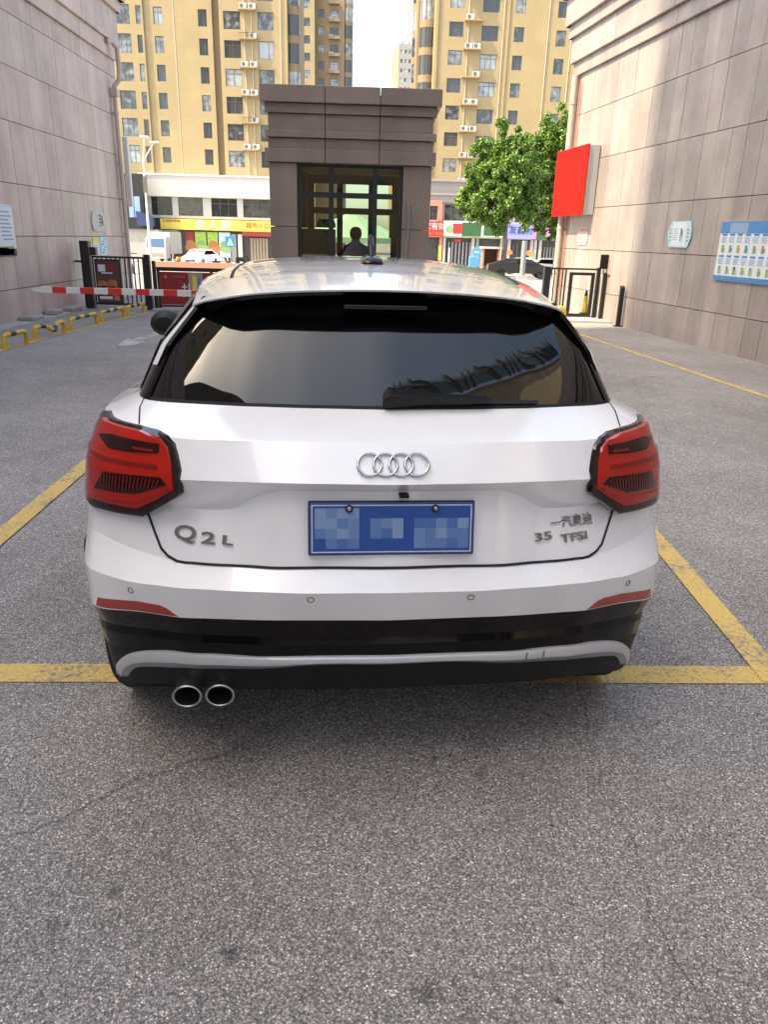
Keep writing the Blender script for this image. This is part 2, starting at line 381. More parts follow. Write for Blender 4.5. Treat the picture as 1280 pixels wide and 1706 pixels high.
# ------------------------------------------------------------------ ground, roads, markings
def sheet(name, xs, ys, m, dz=0.):
    mb = MB(); n = len(xs)
    vs = [(x, y, ground_z(y)+dz) for y in ys for x in xs]
    fs = [(j*n+i, j*n+i+1, (j+1)*n+i+1, (j+1)*n+i) for j in range(len(ys)-1) for i in range(n-1)]
    return struct(mb.add(vs, fs).build(name, m, fix=False))
sheet('ground', [-900, -60, -20, 0, 20, 60, 900], [-300, -40, 0, 21, 40, 60, 80, 95, 130, 400, 1500], 'asphalt')
def strip(name, pts, wd, m, z=.004):
    mb = MB(); pts = [Vector((p[0], p[1], 0)) for p in pts]
    for a, b in zip(pts, pts[1:]):
        d = (b-a).normalized(); nrm = Vector((-d.y, d.x, 0))*wd/2
        mb.add([a-nrm+Vector((0,0,z)), b-nrm+Vector((0,0,z)), b+nrm+Vector((0,0,z)), a+nrm+Vector((0,0,z))], [(0,1,2,3)])
    return struct(mb.build(name, m, fix=False))
strip('stop_line', [(-1.95, 2.46), (1.66, 2.53)], .125, 'yellow_paint')
strip('bay_line', [(1.625, 2.47), (1.675, 3.8), (1.73, 6.9)], .115, 'yellow_paint', .008)
strip('bay_line', [(-1.985, 2.40), (-2.0, 3.8), (-2.05, 7.0)], .115, 'yellow_paint', .0085)
strip('edge_line', [(-5.25, 8.0), (-5.06, 10.3), (-4.96, 12.4), (-4.80, 14.3), (-4.60, 16.0)], .10, 'yellow_paint')
strip('edge_line', [(4.75, 7.0), (4.55, 8.4), (4.2, 11.4), (3.84, 14.5), (3.7, 15.6)], .09, 'yellow_paint')
mb = MB()                                                             # lane arrow
a_ = [gnd(188,582), gnd(246,570), gnd(230,567.5), gnd(282,553.5), gnd(268,551.5), gnd(219,566), gnd(212,563.5)]
mb.add([(p.x, p.y, .004) for p in a_], [(0,1,2,3,4,5,6)]); struct(mb.build('lane_arrow', 'white_paint', fix=True))
# raised paving beside the walls
o = MB().box((-6.23, -8, -.05), (-5.95, 16.3, .035)).build('pavement', 'pale_concrete', bevel=.01); struct(o)
mb = MB()
mb.add([(3.72,16.2,-.05),(5.12,16.05,-.05),(4.66,19.6,-.05),(3.72,19.6,-.05),(3.72,16.2,.05),(5.12,16.05,.05),(4.66,19.6,.05),(3.72,19.6,.05)],
       [(0,3,2,1),(4,5,6,7),(0,1,5,4),(1,2,6,5),(2,3,7,6),(3,0,4,7)])
struct(mb.build('pavement', 'pale_concrete', bevel=.01))
o = MB().box((-1.95, 11.6, -.05), (1.35, 15.9, .14)).build('traffic_island', 'concrete', bevel=.015); struct(o)

# ------------------------------------------------------------------ granite-clad buildings on both sides of the lane
def granite_building(name, label, org, rz, sx, rows, cols, y_back, y_end, pm, depth=16, height=8.6, bands=()):
    """local +Y runs along the lane, the lane lies towards sx*X"""
    root = empty(name, label, 'building', org, rz)
    t = .03
    zt = rows[-1]
    box('core', (-sx*t, y_back, 0), (-sx*depth, y_end, height), 'joint', root)
    shared = {}
    for j in range(len(rows)-1):
        z0, z1 = rows[j]+(.006 if j else 0), rows[j+1]-.006
        for i in range(len(cols)-1):
            y0, y1 = cols[i]+.0035, cols[i+1]-.0035
            k = (j, round(y1-y0, 3))
            dx = rnd.uniform(-.0025, .0025)
            if k not in shared:
                shared[k] = MB().box((0, -(y1-y0)/2, 0), (-sx*t*1.05, (y1-y0)/2, z1-z0)).build('stone_panel', pm, root)
                o = shared[k]
            else: o = copy_of(shared[k], 'stone_panel', parent=root)
            o.location = (sx*dx, (y0+y1)/2, z0)
    # plain continuation towards the camera and behind it
    box('wall', (-.001*sx, y_back, 0), (-sx*t*.9, cols[0]-.004, zt), pm, root)
    # end face of the building
    box('end_wall', (sx*.0, y_end, 0), (-sx*depth, y_end+.03, zt), pm, root)
    L0 = y_back
    for z0, z1, pr in bands:
        n = max(1, int((y_end-cols[0])/2.05)); Ls = [cols[0]+(y_end+pr-cols[0])*q/n for q in range(n+1)]
        for a, b in zip(Ls, Ls[1:]):
            box('cornice_block', (sx*pr, a+.003, z0), (-sx*.05, b-.003, z1), pm, root, bevel=.012)
        box('cornice', (sx*pr, y_back, z0), (-sx*.05, cols[0]-.003, z1), pm, root)
        box('cornice_return', (sx*(pr-.002), y_end+pr+.001, z0), (-sx*depth, y_end+.03, z1), pm, root)
    box('parapet', (-sx*.02, y_back, bands[-1][1]), (-sx*depth, y_end+.02, height+.2), pm, root)
    return root
LX = -6.23
colsL = [14.33+.4867*k for k in range(-12, 13)]+[20.5]
rowsL = [0, .57, 1.44, 2.30, 3.29, 4.16, 5.0, 5.37]
bands = [(5.37, 5.70, .06), (5.70, 6.38, .12), (6.38, 6.62, .20), (6.62, 7.1, .30)]
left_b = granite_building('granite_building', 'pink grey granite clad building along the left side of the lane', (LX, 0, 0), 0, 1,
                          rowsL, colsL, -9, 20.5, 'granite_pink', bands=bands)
pR = Vector((5.81, 10.78, 0)); dR = Vector((-.63, 4.89, 0)).normalized(); nR = Vector((-dR.y, dR.x, 0))   # nR points at the lane
rzR = math.atan2(-dR.x, dR.y)
colsR = [4.01+.41*k for k in range(-17, 12)]+[8.84]
rowsR = [0, .58, 1.45, 2.32, 3.32, 4.34, 5.17]
bandsR = [(5.17, 5.45, .06), (5.45, 5.95, .13), (5.95, 6.2, .2), (6.2, 6.75, .28), (6.75, 7.2, .38)]
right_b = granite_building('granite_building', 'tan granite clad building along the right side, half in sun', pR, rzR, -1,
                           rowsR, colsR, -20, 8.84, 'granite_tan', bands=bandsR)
def rw(s, z, off=0.): return pR + dR*s + nR*off + Vector((0, 0, z))
def lw(y, z, off=0.): return Vector((LX+off, y, z))

def rainpipe(label, pts, r, brackets, nrm):
    root = empty('drain_pipe', label, 'pipe', (pts[-1][0], pts[-1][1], 0))
    off = Vector((pts[-1][0], pts[-1][1], 0))
    MB().tube([Vector(p)-off for p in pts], r, 12).build('pipe', 'cream_pipe', root, smooth=True)
    for b in brackets:
        b = Vector(b)-off
        MB().lathe([(r+.012, -.025), (r+.012, .025)], b, 'z', 12).box(b-Vector((.012,.012,.012)), b-Vector(nrm)*(r+.05)+Vector((.012,.012,.012))).build('bracket', 'cream_pipe', root)
    return root
rainpipe('cream drain pipe with bent top on the left granite wall', [lw(19.75, 5.62, .10), lw(19.95, 5.66, .16), lw(20.12, 5.55, .22), lw(20.14, 5.1, .22), lw(20.12, 4.9, .2), lw(20.05, 4.75, .1), lw(20.05, 4.6, .09), lw(20.05, .1, .09)], .055,
         [lw(20.05, z, .09) for z in (4.2, 3.1, 2.3, 1.5)], (1, 0, 0))
box('hopper', (-.09, -.09, 4.55), (.09, .09, 4.72), 'cream_pipe', [o for o in COL.objects if o.name == 'drain_pipe'][0])
rainpipe('cream drain pipe at the sunlit corner of the right wall', [rw(8.6, 5.15, .1), rw(8.6, 2.5, .1), rw(8.6, .1, .1)], .075, [rw(8.6, z, .1) for z in (4.6, 3.6, 1.9, .9)], nR)
# pale cable pole against the right corner
o = empty('conduit', 'thin reddish conduit beside the drain pipe on the right wall', 'conduit', rw(8.38, 0, .05))
MB().tube([(0, 0, .3), (0, 0, 5.0)], .018, 8).build('pipe', 'salmon', o, smooth=True)
# white sign board at the far corner of the left wall
o = MB().box((-6.22, 20.58, 2.15), (-6.1, 20.72, 3.75)).build('sign_board', 'white'); tag(o, 'narrow white upright sign board at the far end of the left wall', 'sign board')

# ------------------------------------------------------------------ signs on the walls
rt_, up_ = (0, 1, 0), (0, 0, 1)
o = MB().box((LX+.004, 13.0, 1.12), (LX+.03, 13.92, 1.94)).build('information_board', 'pale_print'); tag(o, 'pale information board with text rows and a landscape at the left picture edge', 'board')
rr = [(.03, .0, .90, .12, 'brown'), (.25, .02, .8, .16, 'green_print'), (.1, .1, .6, .14, 'lime')]
for k in range(8): rr.append((.42+.04*(k == 0), .26+.062*k, .84-.05*(k % 3), .285+.062*k, 'grey_blue'))
rr += [(.03, .78, .9, .81, 'light_blue')]
prints('print', (LX+.03, 13.0, 1.12), rt_, up_, rr, o)
def octo(name, label, org, right, w_, h_, c, m, th=.025):
    poly = [(c*.6, 0), (w_-c*.6, 0), (w_, h_*.35), (w_, h_*.62), (w_-c*.6, h_), (c*.6, h_), (0, h_*.62), (0, h_*.35)]
    o = MB().prism(poly, 0, th, org, right, (0, 0, 1)).build(name, m); return o
o = octo('plaque', '', lw(17.84, 1.55, .004), rt_, .84, .41, .12, 'offwhite'); tag(o, 'white curved-edge plaque with black writing on the left wall', 'plaque')
prints('print', lw(17.84, 1.55, .03), rt_, up_, [(.45, .1+.07*k, .52+.06*((k*3) % 4), .14+.07*k, 'dark_print') for k in range(4)]+[(.62, .12+.08*k, .70, .17+.08*k, 'dark_print') for k in range(3)], o)
o = MB().box(lw(17.8, 1.05, .003), lw(18.2, 1.42, .01)).build('poster', 'white'); tag(o, 'white paper notice with a yellow head above the left gate', 'poster')
prints('print', lw(17.8, 1.05, .01), rt_, up_, [(0, .25, .4, .37, 'yellow_sign')]+[(.05, .04+.05*k, .34, .055+.05*k, 'grey_blue') for k in range(4)], o)
o = MB().box(lw(18.27, 1.03, .003), lw(18.72, 1.43, .01)).build('poster', 'light_blue'); tag(o, 'blue printed notice beside the yellow-headed one on the left wall', 'poster')
prints('print', lw(18.27, 1.03, .01), rt_, up_, [(.06+.1*(k % 3), .04+.06*k, .22+.07*(k % 3), .07+.06*k, 'blue_sign') for k in range(6)], o)

rr_ = -dR
o = octo('plaque', '', rw(3.42, 1.56, .004), rr_, .76, .43, .12, 'light_blue'); tag(o, 'light blue octagonal plaque on the shaded right wall', 'plaque')
prints('print', rw(3.42, 1.56, .029), rr_, up_, [(.14, .03, .6, .41, 'pale_print')]+[(.17, .30-.035*k, .34-.03*(k % 2), .31-.035*k, 'grey_blue', 2) for k in range(6)]+[(.42, .1, .455, .32, 'teal', 2), (.49, .07, .51, .28, 'grey_blue', 2), (.46, .18, .48, .3, 'dark_print', 2)]+[(.055+.0*k, .1+.06*k, .10, .13+.06*k, 'green_print', 2) for k in range(4)]+[(.65, .1+.06*k, .70, .13+.06*k, 'green_print', 2) for k in range(4)], o)
bd = empty('information_board', 'blue framed board with two rows of small pictures at the right edge', 'board', rw(1.75, 1.09, .004), rzR)
# local frame of the board: u runs towards the camera (-Y local), normal -X
MB().box((-.0, 0, 0), (-.03, -1.75, .87)).build('panel', 'pale_print', bd)
rr = [(0, .70, 1.75, .87, 'blue_sign'), (0, 0, 1.75, .075, 'blue_sign'), (.25, .705, .72, .85, 'grey_blue', 2)]
prs = ['lime', 'green_print', 'lime', 'teal', 'green_print', 'orange', 'lime', 'teal']
for r_ in range(2):
    for c_ in range(8):
        u = .07+.205*c_; v0 = .40 if r_ == 0 else .085
        rr.append((u, v0+.265, u+.13, v0+.295, 'blue_sign'))
        for q in range(5): rr.append((u-.01, v0+.165+.018*q, u+.14-.03*(q % 2), v0+.173+.018*q, 'grey_blue'))
        rr.append((u+.01, v0+.01, u+.12, v0+.14, 'pale_print'))
        rr.append((u+.03, v0+.02, u+.09, v0+.13, prs[(c_+3*r_) % 8] if (r_, c_) != (1, 2) else 'dark_print', 2)); rr.append((u+.055, v0+.03, u+.115, v0+.09, prs[(c_*2+1+r_) % 8], 3))
prints('print', (-.03, 0, 0), (0, -1, 0), up_, rr, bd)
o = octo('notice', '', rw(7.68, 1.54, .004), rr_, .58, .38, .1, 'offwhite', .012); tag(o, 'small white notice with red heading on the sunlit right wall', 'notice')
prints('print', rw(7.68, 1.54, .016), rr_, up_, [(.1, .29, .5, .36, 'salmon')]+[(.12, .06+.045*k, .46, .075+.045*k, 'salmon') for k in range(5)], o)
# projecting red light box
bx = empty('light_box_sign', 'red box sign standing out from the sunlit right wall', 'sign', rw(6.9, 2.18, 0), rzR)
MB().box((-.02, .02, .0), (-.262, 1.9, 1.40)).build('case', 'pale_metal', bx, bevel=.006)
MB().box((-.262, -.0, -.015), (-.285, 1.92, 1.415)).build('face', 'sign_red', bx, bevel=.004)
MB().box((.0, .3, .3), (-.02, 1.6, 1.1)).build('bracket', 'grey_metal', bx)

# ------------------------------------------------------------------ guard booth
BY0, BY1, BX0, BX1 = 13.0, 15.3, -1.64, .95
booth = empty('guard_booth', 'brown granite guard booth with dark framed window in the lane middle', 'booth', ((BX0+BX1)/2, BY0, 0))
bo = Vector(((BX0+BX1)/2, BY0, 0))
def bb(name, a, b, m, bevel=0., parent=None): return box(name, Vector(a)-bo, Vector(b)-bo, m, parent or booth, bevel)
wx0, wx1, wz0, wz1 = -1.20, .50, .85, 2.66
for k, (z0, z1) in enumerate(((.14, 1.71), (1.72, 2.66))):
    bb('pillar_block', (BX0, BY0, z0), (wx0, BY0+.4, z1), 'granite_dark', .006)
    bb('pillar_block', (wx1, BY0, z0), (BX1, BY0+.4, z1), 'granite_dark', .006)
    bb('pillar_block', (BX0, BY1-.4, z0), (wx0, BY1, z1), 'granite_dark', .006); bb('pillar_block', (wx1, BY1-.4, z0), (BX1, BY1, z1), 'granite_dark', .006)
bb('front_wall', (wx0, BY0+.05, .14), (wx1, BY0+.25, wz0), 'granite_dark'); bb('rear_wall', (wx0, BY1-.25, .14), (wx1, BY1-.05, 1.0), 'granite_dark')
bb('side_wall', (BX0+.02, BY0+.41, .14), (BX0+.2, BY1-.41, 2.66), 'granite_dark'); 
bb('side_wall', (BX1-.2, BY0+.41, .14), (BX1-.02, BY1-.41, 1.0), 'granite_dark'); bb('side_lintel', (BX1-.2, BY0+.41, 2.45), (BX1-.02, BY1-.41, 2.66), 'granite_dark')
bb('floor', (BX0+.2, BY0+.25, .14), (BX1-.2, BY1-.25, .3), 'beige'); bb('ceiling', (BX0+.05, BY0+.05, 2.672), (BX1-.05, BY1-.05, 2.74), 'ceiling')
pr_bands = [(2.665, 2.87, .055), (2.87, 3.02, .005), (3.02, 3.13, .05), (3.13, 3.36, -.0), (3.36, 3.50, .045), (3.50, 3.74, .11)]
W3 = [BX0, BX0+(BX1-BX0)*.345, BX0+(BX1-BX0)*.675, BX1]
for z0, z1, pr in pr_bands:
    for q in range(3):
        xa = W3[q]-(pr if q == 0 else -.004); xb = W3[q+1]+(pr if q == 2 else -.004)
        bb('cornice_block', (xa, BY0-pr, z0+.002), (xb, BY0+.3, z1-.002), 'granite_dark', .008)
    bb('cornice_side', (BX0-pr+.002, BY0+.302, z0+.002), (BX0+.3, BY1+pr, z1-.002), 'granite_dark'); bb('cornice_side', (BX1-.3, BY0+.302, z0+.002), (BX1+pr-.002, BY1+pr, z1-.002), 'granite_dark')
    bb('cornice_back', (BX0+.302, BY1-.3, z0+.002), (BX1-.302, BY1+pr-.002, z1-.002), 'granite_dark')
bb('roof', (BX0+.25, BY0+.25, 3.55), (BX1-.25, BY1-.25, 3.68), 'concrete')
fy = BY0+.06
mulls = [wx0+.505, wx0+1.215]
fr = MB()
for a, b in (((wx0, fy, wz0), (wx0+.055, fy+.08, wz1)), ((wx1-.055, fy, wz0), (wx1, fy+.08, wz1)), ((wx0+.055, fy, wz1-.05), (wx1-.055, fy+.08, wz1)), ((wx0+.055, fy, wz0), (wx1-.055, fy+.08, wz0+.05)),
             ((mulls[0], fy-.004, wz0+.05), (mulls[0]+.075, fy+.076, wz1-.05)), ((mulls[1], fy-.004, wz0+.05), (mulls[1]+.075, fy+.076, wz1-.05))):
    fr.box(Vector(a)-bo, Vector(b)-bo)
xs_ = [(wx0+.055, mulls[0]), (mulls[0]+.075, mulls[1]), (mulls[1]+.075, wx1-.055)]
for a, b in xs_: fr.box(Vector((a, fy, 2.17))-bo, Vector((b, fy+.076, 2.25))-bo)
frame = fr.build('window_frame', 'black_metal', booth)
for a, b in xs_:
    for z0, z1 in ((wz0+.05, 2.17), (2.25, wz1-.05)):
        MB().quad(*(Vector(p)-bo for p in ((a, fy+.04, z0), (b, fy+.04, z0), (b, fy+.04, z1), (a, fy+.04, z1)))).build('pane', 'clear_glass', frame, fix=False)
MB().quad(*(Vector(p)-bo for p in ((BX1-.1, BY0+.41, 1.0), (BX1-.1, BY1-.41, 1.0), (BX1-.1, BY1-.41, 2.45), (BX1-.1, BY0+.41, 2.45)))).build('side_pane', 'clear_glass', booth, fix=False)
ry = BY1-.2; fr = MB()                                               # rear window seen through the front one
for a, b in (((wx0, ry, 1.0), (wx0+.12, ry+.07, wz1)), ((wx1-.12, ry, 1.0), (wx1, ry+.07, wz1)), ((wx0+.12, ry, wz1-.16), (wx1-.12, ry+.07, wz1)), ((wx0+.55, ry, 1.0), (wx0+.66, ry+.07, wz1-.16)), ((wx0+1.14, ry, 1.0), (wx0+1.27, ry+.07, wz1-.16)), ((wx0+.12, ry-.002, 1.98), (wx1-.12, ry+.068, 2.09))):
    fr.box(Vector(a)-bo, Vector(b)-bo)
fr.build('rear_window_frame', 'frame_grey', booth)
cp = MB().tube([Vector(p)-bo for p in ((.60, BY0-.0, 2.13), (.60, BY0-.05, 2.12), (.605, BY0-.06, 2.05), (.615, BY0-.03, 1.85), (.585, BY0-.03, 1.4), (.57, BY0-.03, .9))], .022, 8).build('cable_hose', 'grey_metal', booth, smooth=True)
# inside the booth
o = MB().box((-1.16, 13.55, .3), (-.62, 13.95, 1.70)).build('cabinet', 'beige', bevel=.01); tag(o, 'beige cabinet standing inside the guard booth', 'cabinet')
for k, (x, rr0) in enumerate(((-.83, .12), (-.70, .09))):
    o = MB().lathe([(.001, .14), (rr0*.6, .12), (rr0*.95, .05), (rr0, 0), (rr0*.9, -.02)], (x, 13.75, 1.74), 'z', 16).build('helmet', 'black_gloss', smooth=True); tag(o, 'black helmet on the cabinet in the booth, %s one' % ('larger' if k == 0 else 'smaller'), 'helmet')
o = MB().box((.30, 13.22, 1.58), (.46, 13.235, 1.95)).build('notice_card', 'teal'); tag(o, 'teal card behind the right pane of the booth window', 'card')
def person(name, label, loc, rz, shirt):
    root = empty(name, label, 'person', loc, rz)
    me = bpy.data.meshes.new('body'); J = [(0,0,.48),(0,-.01,.75),(0,0,.97),(0,.01,1.08),(0,.03,1.16),(0,.035,1.27),(.17,0,.97),(.22,.05,.72),(.16,.25,.62),(-.17,0,.97),(-.22,.05,.72),(-.16,.25,.62),(.1,.02,.46),(.11,.42,.47),(.11,.43,.1),(.11,.55,.05),(-.1,.02,.46),(-.11,.42,.47),(-.11,.43,.1),(-.11,.55,.05)]
    Ed = [(0,1),(1,2),(2,3),(3,4),(4,5),(2,6),(6,7),(7,8),(2,9),(9,10),(10,11),(0,12),(12,13),(13,14),(14,15),(0,16),(16,17),(17,18),(18,19)]
    Rd = [.16,.15,.14,.055,.095,.075,.07,.05,.04,.07,.05,.04,.1,.075,.05,.04,.1,.075,.05,.04]
    me.from_pydata(J, Ed, []); b = bpy.data.objects.new('body', me); link(b, root)
    sk = b.modifiers.new('skin', 'SKIN'); me_sv = me.skin_vertices[0].data if me.skin_vertices else None
    if me_sv is None:
        bm = bmesh.new(); bm.from_mesh(me); bm.verts.layers.skin.verify(); bm.to_mesh(me); bm.free(); me_sv = me.skin_vertices[0].data
    for v_, r_ in zip(me_sv, Rd): v_.radius = (r_, r_*(.75 if r_ > .12 else 1)); v_.use_root = False
    me_sv[0].use_root = True
    b.modifiers.new('sub', 'SUBSURF').render_levels = 2; me.materials.append(MATS[shirt])
    MB().lathe([(.001, .115), (.06, .105), (.1, .06), (.108, 0), (.1, -.05), (.07, -.09)], (0, .02, 1.22), 'z', 14).build('hair', 'hair', root, smooth=True)
    return root
person('person', 'seated person in a maroon top inside the guard booth, seen from behind', (-.27, 14.05, .42), 0, 'maroon')
st = empty('stool', 'dark round stool under the seated person in the booth', 'stool', (-.27, 14.05, .3))
MB().lathe([(.18, .5), (.18, .55)], (0, 0, 0), 'z', 16).build('seat', 'black_plastic', st); MB().tube([(0, 0, 0.02), (0, 0, .5)], .03).build('leg', 'black_metal', st); MB().lathe([(.2, 0), (.2, .03)], (0, 0, 0)).build('base', 'black_metal', st)

# ------------------------------------------------------------------ barrier, gates, hoops, small lane things
br = empty('boom_barrier', 'red and white striped boom barrier arm across the left lane', 'barrier', (-1.0, 8.2, 0))
MB().box((-.17, -.17, 0), (.17, .17, 1.05)).build('cabinet', 'orange', br, bevel=.02)
x0 = -3.45; n_ = 0; x = x0
MB().add([(-3.58+1, -.012, .985), (-3.45+1, -.022, .955), (-3.45+1, -.022, 1.017), (-3.45+1, .022, 1.017), (-3.45+1, .022, .955), (-3.58+1, .012, .985)], [(0,1,2),(5,3,4),(0,2,3,5),(0,5,4,1),(1,4,3,2)]).build('arm_tip', 'white', br)
while x < -1.2:
    x1 = min(x+(.115 if n_ == 0 else (.145)), -1.15)
    MB().box((x+1, -.022, .955), (x1+1, .022, 1.017)).build('arm_segment', 'white' if n_ % 2 == 0 else 'red', br); x = x1; n_ += 1

def gate_left():
    g = empty('steel_gate', 'black steel gate with a food advertisement panel before the left wall', 'gate', (-5.95, 16.6, 0))
    P = lambda n, a, b, m='black_metal', par=None: box(n, Vector(a)-Vector((-5.95, 16.6, 0)), Vector(b)-Vector((-5.95, 16.6, 0)), m, par or g, .004)
    P('drive_post', (-6.06, 16.5, 0), (-5.88, 16.68, 1.36)); P('control_box', (-5.86, 16.52, 1.08), (-5.74, 16.64, 1.24))
    P('top_rail', (-5.86, 16.58, 1.03), (-4.76, 16.62, 1.07)); P('bottom_rail', (-5.86, 16.58, .08), (-4.76, 16.62, .12))
    for k in range(12):
        if k in (3, 4, 5, 6): pass
        x = -5.86+.095*k; P('bar', (x, 16.59, .12), (x+.028, 16.612, 1.03))
    ad = P('advert_panel', (-5.80, 16.535, .1), (-5.26, 16.578, 1.01))
    off = Vector((-5.95, 16.6, 0))
    prints('print', Vector((-5.80, 16.535, .1))-off, (1, 0, 0), up_, [(.03, .04, .51, .87, 'brown'), (.07, .66, .22, .80, 'pale_print', 2), (.23, .70, .44, .80, 'deep_red', 2), (.13, .62, .36, .645, 'pale_print', 2), (.05, .1, .32, .16, 'pale_print', 2), (.36, .08, .47, .18, 'salmon', 2)], ad)
    for (cx, cz, r_) in ((-.14, .50, .10), (.07, .52, .11), (-.10, .38, .12), (.10, .37, .12)):
        poly = [(math.cos(t)*r_, math.sin(t)*r_*.8) for t in [2*math.pi*q/14 for q in range(14)]]
        MB().prism(poly, .006, .008, Vector((-5.53+cx, 16.535, cz))-off, (1, 0, 0), up_).build('picture', 'bread', ad)
    P('latch_post', (-4.76, 16.5, 0), (-4.64, 16.62, 1.12)); P('latch_post', (-4.60, 16.52, 0), (-4.53, 16.6, 1.0)); 
    P('wall_stay', (-6.22, 16.57, .93), (-6.06, 16.61, .97))
gate_left()
fo = Vector((-3.4, 16.6, 0))
fe = empty('banner_fence', 'low black fence panel with a dark red printed banner behind the barrier', 'fence', fo)
FB = lambda n, a, b, m='black_metal', par=None: box(n, Vector(a)-fo, Vector(b)-fo, m, par or fe, .003)
FB('top_rail', (-4.52, 16.56, .80), (-2.2, 16.64, .88)); FB('bottom_rail', (-4.52, 16.57, .07), (-2.2, 16.63, .11))
for x in (-4.52, -3.4, -2.26): FB('post', (x, 16.57, .0), (x+.05, 16.63, .80))
bn = FB('banner', (-4.46, 16.54, .12), (-2.28, 16.565, .79), 'deep_red')
text('lettering', '扎啤', .30, Vector((-3.72, 16.538, .40))-fo, (1, 0, 0), up_, 'pale_print', bn, .001)
text('lettering', '上海浦江城', .055, Vector((-4.06, 16.538, .69))-fo, (1, 0, 0), up_, 'salmon', bn, .001)
MB().lathe([(.035, 0), (.035, .002)], Vector((-4.33, 16.536, .69))-fo, 'y', 14).build('emblem', 'salmon', bn)
prints('sticker', Vector((-3.85, 16.54, .12))-fo, (1, 0, 0), up_, [(0, 0, .30, .66, 'beige'), (.08, .12, .17, .6, 'yellow_sign', 2), (.2, .2, .25, .55, 'blue_sign', 2)], bn)
o = MB().box((-4.6, 16.25, 0.0), (-2.2, 16.75, .045)).build('fence_base', 'pale_concrete', bevel=.01); tag(o, 'pale concrete base strip under the red banner fence', 'base')
for k, (x, y, sx_, sy, h_) in enumerate(((-6.0, 13.9, .16, .5, .07), (-6.05, 14.9, .13, .4, .09), (-6.0, 15.7, .18, .55, .08))):
    o = MB().box((x-sx_, y-sy/2, .035), (x+sx_*.6, y+sy/2, .035+h_)).build('stone_block', 'concrete', bevel=.02); o.rotation_euler.z = rnd.uniform(-.004, .004)
    tag(o, ['low broken stone block at the foot of the left wall, nearest one', 'small stone block at the foot of the left wall, middle one', 'stone block at the foot of the left wall next to the gate'][k], 'stone')

hoops = [((-5.05, 10.55), (-4.99, 11.12), 'nearest black and yellow hoop barrier, cut by the left picture edge', 0), ((-5.03, 11.5), (-4.95, 12.42), 'bent black and yellow hoop barrier on the left lane edge', 1), ((-4.96, 12.72), (-4.88, 13.74), 'third black and yellow hoop barrier from the left picture edge', 0), ((-4.86, 13.95), (-4.77, 14.92), 'fourth black and yellow hoop barrier, second from the left gate', 0), ((-4.73, 15.06), (-4.66, 15.92), 'farthest black and yellow hoop barrier beside the gate', 0)]
for (a, b, lab, bent) in hoops:
    a = Vector((*a, 0)); b = Vector((*b, 0)); L_ = (b-a).length; h = .185; r_ = .034
    root = empty('hoop_barrier', lab, 'barrier', a, math.atan2(-(b-a).x, (b-a).y), 'hoop barriers along the left lane edge')
    def P(t):
        sag = -.09*math.exp(-((t-.55)/.16)**2) if bent else 0
        return Vector((.04*(-sag/.09) if bent else 0, L_*t, h+sag))
    MB().tube([(0, 0, 0), (0, 0, h-.06), (0, .015, h-.018), (0, .06, h), P(.16 if L_ > .7 else .25)], r_, 10).build('leg', 'hazard_yellow', root, smooth=True)
    MB().tube([(0, L_, 0), (0, L_, h-.06), (0, L_-.015, h-.018), (0, L_-.06, h), P(.84 if L_ > .7 else .75)], r_, 10).build('leg', 'hazard_yellow', root, smooth=True)
    cuts = [.16, .33, .5, .67, .84] if L_ > .7 else [.25, .5, .75]
    for k, (t0, t1) in enumerate(zip(cuts, cuts[1:])):
        MB().tube([P(t0+(t1-t0)*q/4) for q in range(5)], r_*1.01, 10).build('band', 'black_metal' if k % 2 == 0 else 'hazard_yellow', root, smooth=True)
    for q in (a*0, Vector((0, L_, 0))): MB().lathe([(.06, 0.001), (.06, .012)], q, 'z', 10).build('foot', 'hazard_yellow', root)
# right gate
go = Vector((4.3, 16.7, 0)); g = empty('steel_gate', 'black steel gate frame standing before the sunlit right wall', 'gate', go)
G = lambda n, a, b, m='black_metal', bev=.003: box(n, Vector(a)-go, Vector(b)-go, m, g, bev)
G('post', (3.76, 16.75, .05), (3.90, 16.9, 1.09)); G('top_rail', (3.9, 16.8, 1.04), (4.9, 16.85, 1.075)); 
for x in (3.98, 4.07, 4.16): G('bar', (x, 16.81, .05), (x+.025, 16.835, 1.04))
G('stile', (4.22, 16.79, .05), (4.25, 16.84, 1.04)); G('door_stile', (4.32, 16.78, .06), (4.39, 16.83, .99)); G('door_stile', (4.80, 16.78, .06), (4.87, 16.83, .99)); G('door_rail', (4.39, 16.785, .93), (4.80, 16.825, .99)); G('door_rail', (4.39, 16.785, .06), (4.80, 16.825, .13))
G('hinge_post', (4.90, 16.72, .05), (4.97, 16.82, 1.1)); G('drive_post', (4.985, 16.52, .05), (5.05, 16.66, 1.0))
o = empty('lane_sign', 'black rounded panel on a post above the right gate', 'sign', (4.99, 16.6, 0))
MB().box((-.10, -.02, 1.08), (.10, .02, 1.37)).build('panel', 'black_plastic', o, bevel=.018); MB().tube([(0, .03, .05), (0, .03, 1.2)], .022, 8).build('post', 'cream_pipe', o)
o = empty('pipe_post', 'thin tan pipe leaning by the right gate post', 'post', (5.11, 16.45, 0))
MB().tube([(-.02, 0, .05), (.02, 0, 1.28)], .016, 8).build('pole', 'salmon', o); MB().box((-.05, -.02, .93), (.02, .02, .97)).build('clamp', 'black_metal', o)
o = empty('bollard', 'black metal bollard at the foot of the right wall', 'bollard', (5.10, 15.55, 0))
